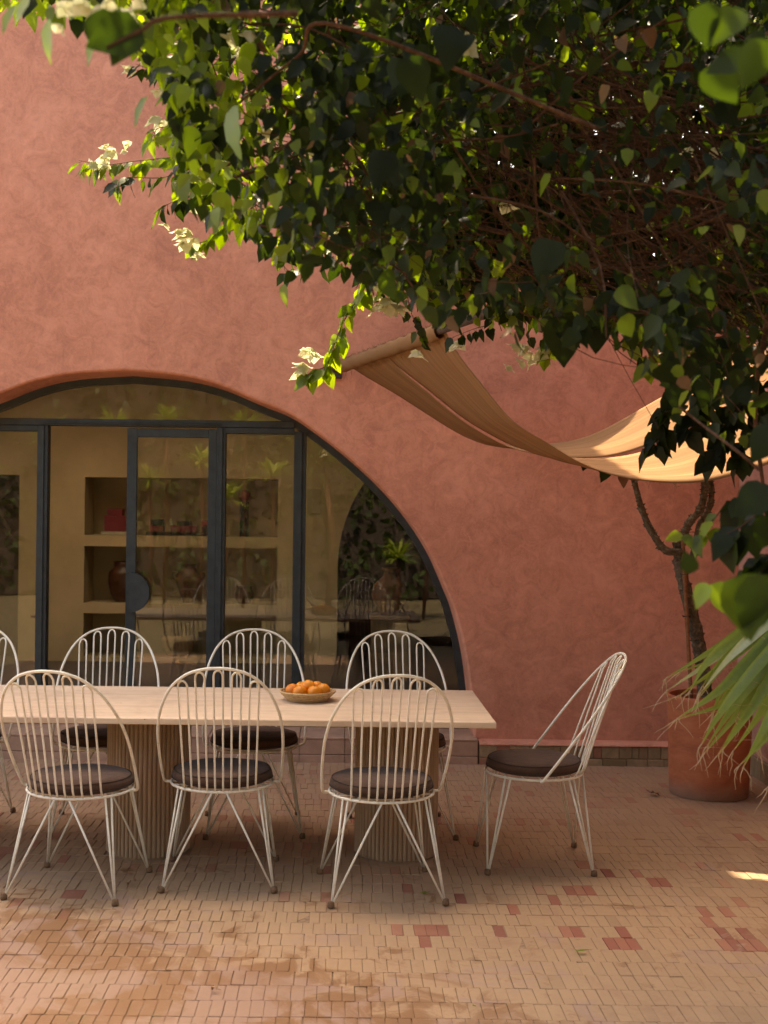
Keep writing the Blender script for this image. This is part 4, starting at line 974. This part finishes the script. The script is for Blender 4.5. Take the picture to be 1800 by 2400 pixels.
for px, py, D, s, n_, sp in flowers: flower(px, py, D, s, n_, sp)
fd = []
for k in range(4):
    b = MB()
    for j in range(3):
        V, Fs = LF[(k + j) % 4]; q = R(120 * j + random.uniform(-15, 15)); d = Vector((math.cos(q) * .75, math.sin(q) * .75, -.65)); M_ = frame(d, (math.cos(q) * -.6, math.sin(q) * -.6, -1))
        b.tone = random.random(); b.add([tuple(M_ @ Vector((v[0] * 1.15, v[1], v[2] * 1.6))) for v in V], Fs)
    b.tone = .2; b.tube([(0, 0, .05), (0, 0, -.35)], [.03, .02], 5); o = b.build('flower', M_FLOWER, None, True); fd.append(o.data); bpy.data.objects.remove(o)
for p, s in FL:
    o = bpy.data.objects.new('flower', random.choice(fd)); COL.objects.link(o); o.parent = vine; o.matrix_parent_inverse = Matrix.Translation(-vine.location)
    s *= 1.25; o.location = p; o.scale = (s, s, s); o.rotation_euler = (random.gauss(0, .5), random.gauss(0, .5), random.random() * 6)
# stems, twigs and branches
for k in range(1100):
    if k < 560: x_, y_, D = random.gauss(1440, 220), random.gauss(400, 190), random.uniform(3.5, 5.2)
    else: x_, y_, D = random.uniform(400, 1800), random.uniform(0, 800), random.uniform(3.6, 5.2)
    if not poly_in(x_, y_ + 30, OUT): continue
    p = at(x_, y_, D); a = random.gauss(-.5, .5); d = Vector((math.cos(a), random.gauss(0, .4), math.sin(a))) * random.uniform(.15, .6)
    e_ = px_of(p + d)
    if not poly_in(e_[0], e_[1] + 20, OUT): continue
    m1_ = p + d * .5 + Vector((random.gauss(0, .03), random.gauss(0, .03), random.uniform(-.06, .03)))
    P_ = spline([p, m1_, p + d + Vector((random.gauss(0, .04), 0, random.gauss(0, .04)))], 3)
    r_ = random.choice((.0015, .002, .002, .003, .0045)); stems.tube(P_, [r_ * (1 - .4 * i / len(P_)) for i in range(len(P_))], 4, False)
o = stems.build('twig', M_TWIG, vine, True); o.matrix_parent_inverse = Matrix.Translation(-vine.location); o['kind'] = 'stuff'
def branch(pts, r0, r1):
    P_ = spline([at(*q) if len(q) == 3 else Vector(q[:3]) for q in pts], 8); b = MB(); b.tube(P_, [(r0 + (r1 - r0) * i / len(P_)) * (1 + .1 * noise.noise(p * 8)) for i, p in enumerate(P_)], 8)
    o = b.build('branch', M_TWIG, vine, True); o.matrix_parent_inverse = Matrix.Translation(-vine.location)
b = MB(); P_ = spline([(2.1, 3.3, 0), (2.05, 3.35, .8), (2.2, 3.5, 1.7), (2.0, 3.7, 2.6), (1.7, 3.9, 3.3)], 8); b.tube(P_, [.075 - .03 * i / len(P_) for i in range(len(P_))], 12); o = b.build('trunk', M_TWIG, vine, True); o.matrix_parent_inverse = Matrix.Translation(-vine.location)
branch([(1900, 200, 3.9), (1500, 150, 4.2), (1150, 220, 4.5), (800, 300, 4.7), (520, 390, 4.8)], .018, .005)
branch([(1900, 250, 4.0), (1600, 480, 4.4), (1300, 560, 4.7), (1000, 520, 5.0), (850, 640, 5.4)], .016, .004)
branch([(1250, 170, 4.3), (1000, 330, 4.6), (880, 430, 4.7)], .008, .004)
branch([(1850, 500, 4.0), (1790, 800, 4.0), (1770, 960, 4.1), (1790, 1150, 4.2)], .011, .006)
branch([(1800, 700, 4.4), (1650, 600, 4.6), (1400, 600, 4.8), (1230, 700, 5.0)], .009, .003)
branch([(1780, 1100, 3.0), (1720, 1050, 3.0), (1640, 990, 3.1), (1590, 950, 3.1)], .004, .002)
branch([(700, 30, 2.3), (400, 40, 2.3), (330, 70, 2.3), (250, 110, 2.3)], .006, .003)
branch([(1400, 300, 3.4), (800, 60, 3.2), (700, 130, 3.3), (560, 240, 3.4)], .007, .003)

# ------------------------------------------------------------------ fan palm frond reaching in from the right
HD = 4.3; hub = at(1985, 1345, HD + .15)
palm = empty('fan_palm', (hub.x + .9, hub.y + .1, 0)); tag(palm, 'fan palm frond with frayed pale tips reaching in from the right', 'palm')
LFT = [((1539, 1603), (1700, 1503), 4.4), ((1550, 1628), (1690, 1530), 4.42), ((1609, 1633), (1665, 1540), 4.15), ((1634, 1633), (1720, 1525), 4.12), ((1665, 1685), (1700, 1600), 4.35), ((1573, 1694), (1690, 1612), 4.25),
       ((1634, 1761), (1700, 1650), 4.2), ((1647, 1764), (1720, 1650), 4.3), ((1681, 1775), (1760, 1660), 4.28), ((1735, 1811), (1790, 1700), 4.2), ((1770, 1770), (1800, 1660), 4.4), ((1800, 1850), (1830, 1720), 4.3), ((1720, 1700), (1770, 1570), 4.38), ((1840, 1830), (1860, 1700), 4.25)]
LFT += [((a[0] + random.uniform(-12, 40), a[1] + random.uniform(-25, 25)), (m_[0] + random.uniform(5, 45), m_[1] + random.uniform(-20, 20)), d_ + random.uniform(.05, .3)) for a, m_, d_ in LFT]
for i, (tip, mid, D) in enumerate(LFT):
    A0 = hub.lerp(at(mid[0], mid[1], D), .12); A1 = at(mid[0], mid[1], D); A2 = at(tip[0], tip[1], D); q1 = hub.lerp(A1, .6) + Vector((0, 0, .025)); q2 = A1.lerp(A2, .93) + Vector((0, 0, .002))
    P_ = spline([A0, q1, A1, q2], 7); b = MB(); k = len(P_); vv = []; tt = []
    d0 = (A1 - hub).normalized(); s_ = d0.cross(Vector((.25 * math.sin(i * 2.1), -1, .1 * math.cos(i)))).normalized(); nn = s_.cross(d0)
    for j, p in enumerate(P_):
        f_ = j / (k - 1); w_ = .021 * (math.sin(math.pi * min(1, .25 + f_ * .72)) ** .8) * (1 if f_ < .6 else 1 - (f_ - .6) * 1.6)
        vv += [p + s_ * w_ + nn * w_ * .5, p, p - s_ * w_ + nn * w_ * .5]; e = .25 + .4 * max(0, (f_ - .55)) + (.35 if f_ > .93 else 0)
        tt += [e + .22 * (f_ > .6), e - .1, e + .22 * (f_ > .6)]
    b.v = [tuple(v) for v in vv]; b.t = [min(1, x_) for x_ in tt]; b.f = [(3 * j + m, 3 * j + 3 + m, 3 * j + 4 + m, 3 * j + 1 + m) for j in range(k - 1) for m in (0, 1)]
    b.tone = .95
    for z in range(2):      # frayed threads at the tip
        c = P_[-1] + (P_[-2] - P_[-1]) * random.random() * .8; dd = (A2 - q2).normalized() * random.uniform(.012, .034); pn_ = [c]
        for m in range(6): dd = dd + Vector((random.gauss(0, .012), 0, -.009 * (1 if z % 2 else .4))); pn_.append(pn_[-1] + dd * .28)
        b.tube(pn_, [.0028 * (1 - .13 * m) for m in range(7)], 4, False)
    for z in range(2):
        c = P_[random.randrange(k // 2, k)]; pn_ = [c]; dd = Vector((random.gauss(0, 1), random.gauss(0, .5), random.gauss(-.5, .6))).normalized() * .02
        for m in range(6): dd = dd + Vector((random.gauss(0, .005), 0, random.gauss(-.001, .004))); pn_.append(pn_[-1] + dd * .5)
        b.tube(pn_, .0006, 3, False)
    o = b.build('leaflet', M_PALM_LIT if i in (1, 3) else M_PALM, palm, True); o.matrix_parent_inverse = Matrix.Translation(-palm.location)
b = MB(); b.tone = .3; b.tube(spline([palm.location, palm.location + Vector((.02, 0, .5)), palm.location + Vector((-.2, .02, 1.1)), hub + Vector((.3, .0, .25)), hub], 8), .011, 8); o = b.build('stalk', M_PALM, palm, True); o.matrix_parent_inverse = Matrix.Translation(-palm.location)

for px, py, D, L, ang, tn in ((1372, 1072, 7.5, .09, 100, .2), (1425, 1090, 7.5, .11, 115, .3), (1458, 1105, 7.45, .10, 80, .97), (1400, 1080, 7.55, .08, 70, .1)):
    tip = Vector((math.cos(R(ang)), -.2, -math.sin(R(ang)))); leaf_obj(at(px, py, D), frame(tip, (.4, -1, .2)), L, tn, pt)
# ------------------------------------------------------------------ fallen leaves and the leaves hanging under the sail
def fallen(px, py, size, rot, dry, label):
    D = CH * F / (py - 1200 - .012 * (px - 900)); p = at(px, py, D); p.z = .005
    o = empty('fallen_leaf', p, R(rot)); tag(o, label, 'leaf', 'leaves fallen on the brick floor'); b = MB(); V, Fs = LF[(px) % 4]
    b.tone = .85 if not dry else .5; k = 2.2 if dry else 1
    b.add([(v[0] * size, v[1] * size, v[2] * size * k + .012 * dry * abs(math.sin(v[1] * 5 + v[0] * 9))) for v in V], Fs)
    b.tube([(0, 0, .002), (0, -size * .3, .006), (.01, -size * .6, .004)], .0012, 4); zmin = min(v[2] for v in b.v); b.v = [(v[0], v[1], v[2] - zmin) for v in b.v]
    b.build('blade', M_DEAD if dry else M_LEAF, o, True)
fallen(1545, 1866, .085, 70, 1, 'curled dry brown leaf beside the terracotta pot')
fallen(1003, 2095, .035, 100, 0, 'small green leaf on the floor by the chair foot before the right pedestal')
fallen(1370, 2236, .04, 60, 0, 'green leaf lying on the bricks at the lower right')
fallen(318, 2077, .045, 80, 1, 'pale dry leaf on the floor between the two left chairs')
fallen(1108, 2362, .014, 0, 0, 'tiny green leaf near the bottom of the patio')
fallen(506, 2328, .03, 30, 1, 'pale curled leaf on the damp bricks at the lower left')
fallen(842, 2024, .05, 95, 1, 'brown leaf against the foot of the right pedestal')

# ------------------------------------------------------------------ garden behind the photographer (seen mirrored in the glass)
def blade_clump(name, label, x_, y_, z_, n_, L, m, rootz=0):
    t = empty(name, (x_, y_, rootz)); tag(t, label, 'plant', 'plants in the garden opposite the window')
    b = MB(); b.tone = .3; b.tube([(0, 0, 0), (.03, .02, (z_ - rootz) * .5), (0, 0, z_ - rootz)], .03, 6); b.build('stem', M_TWIG, t, True)
    b = MB()
    for k in range(n_):
        a = random.random() * 6.28; e = random.uniform(.1, 1.2); d = Vector((math.cos(a) * math.cos(e), math.sin(a) * math.cos(e), math.sin(e))); l = L * random.uniform(.6, 1.1); s_ = d.cross(Vector((0, 0, 1))).normalized()
        b.tone = random.random(); P0_ = Vector((0, 0, z_ - rootz)); w_ = random.uniform(.012, .03)
        pts_ = [P0_ + d * l * f + Vector((0, 0, -l * .35 * f * f)) for f in (0, .25, .5, .75, 1)]
        vv = []
        for f, p in zip((.5, 1, 1, .7, .05), pts_): vv += [p - s_ * w_ * f, p + s_ * w_ * f]
        b.add(vv, [(2 * j, 2 * j + 1, 2 * j + 3, 2 * j + 2) for j in range(4)])
    o = b.build('foliage', m, t, True); o['kind'] = 'stuff'
random.seed(5)
RL = [f'{a} cane plant mirrored in the {b_}' for a, b_ in (('tallest', 'glass arch above the transom'), ('tall', 'top left corner of the left pane'), ('lowest', 'sliding door pane'), ('tall', 'top of the sliding door pane'), ('short', 'pane right of the door, its upper part'), ('low', 'open doorway edge'), ('tall', 'left end of the glass arch'), ('short', 'door pane beside the pink ornaments'))]
PL = [f'{a} fan-leaved palm mirrored in the {b_}' for a, b_ in (('small stiff', 'right pane above the urn'), ('largest stiff', 'right pane beside the arch edge'), ('lowest stiff', 'right pane above the table edge'), ('medium stiff', 'far right corner of the right pane'))]
for x_, z_ in ((-3.6, 2.9), (-2.9, 3.1), (-2.2, 2.4), (-1.6, 3.0), (-1.1, 2.2), (-3.1, 2.1), (-4.6, 2.8), (-1.9, 1.8)):
    blade_clump('reed_plant', RL.pop(), x_, random.uniform(-3.2, -1.8), z_, 60, random.uniform(.5, .8), M_GRASSY)
for x_, z_ in ((1.3, 1.5), (1.9, 1.9), (.9, .9), (2.4, 1.2)):
    blade_clump('low_palm', PL.pop(), x_, random.uniform(-2.6, -1.8), z_, 60, .6, M_GRASSY)
hedge = empty('garden_hedge', (-1, -6.5, 0)); tag(hedge, 'tall dark green hedge closing the garden opposite', 'hedge')
b = MB(); b.box(-11, 9, -.6, 0, 0, 6.4); b.build('core', M_DARK, hedge)
it = [(Vector((random.uniform(-11, 9), random.uniform(-.1, .35), random.uniform(0, 6.6))), frame((random.gauss(0, 1), random.gauss(0, 1), -.6), (random.gauss(0, 1), 1, random.gauss(0, 1))), random.uniform(.10, .2), random.random()) for _ in range(9000)]
for k in range(len(it)): it[k] = (it[k][0] + hedge.location, *it[k][1:])
o = join_leaves('foliage', it, M_HEDGE, hedge); o['kind'] = 'stuff'
tree = empty('garden_tree', (-.2, -3.6, 0)); tag(tree, 'small leafy tree in the garden opposite the window', 'tree')
b = MB(); b.tube([(0, 0, 0), (.05, 0, 1.2), (-.1, 0, 2.4)], [.06, .05, .03], 8); b.build('trunk', M_TWIG, tree, True)
it = []
for _ in range(1800):
    c = random.choice([(-.2, 0, 2.9), (.3, .1, 2.6), (-.6, .2, 3.2), (.1, 0, 3.4), (.9, .2, 2.2)]); p = Vector((c[0] + random.gauss(0, .28), c[1] + random.gauss(0, .25), c[2] + random.gauss(0, .25))) + tree.location
    it.append((p, frame((random.gauss(0, 1), random.gauss(0, 1), -1), (random.gauss(0, 1), random.gauss(0, 1), 1)), random.uniform(.05, .09), random.uniform(.5, .9)))
o = join_leaves('crown', it, M_LEAF, tree); o['kind'] = 'stuff'
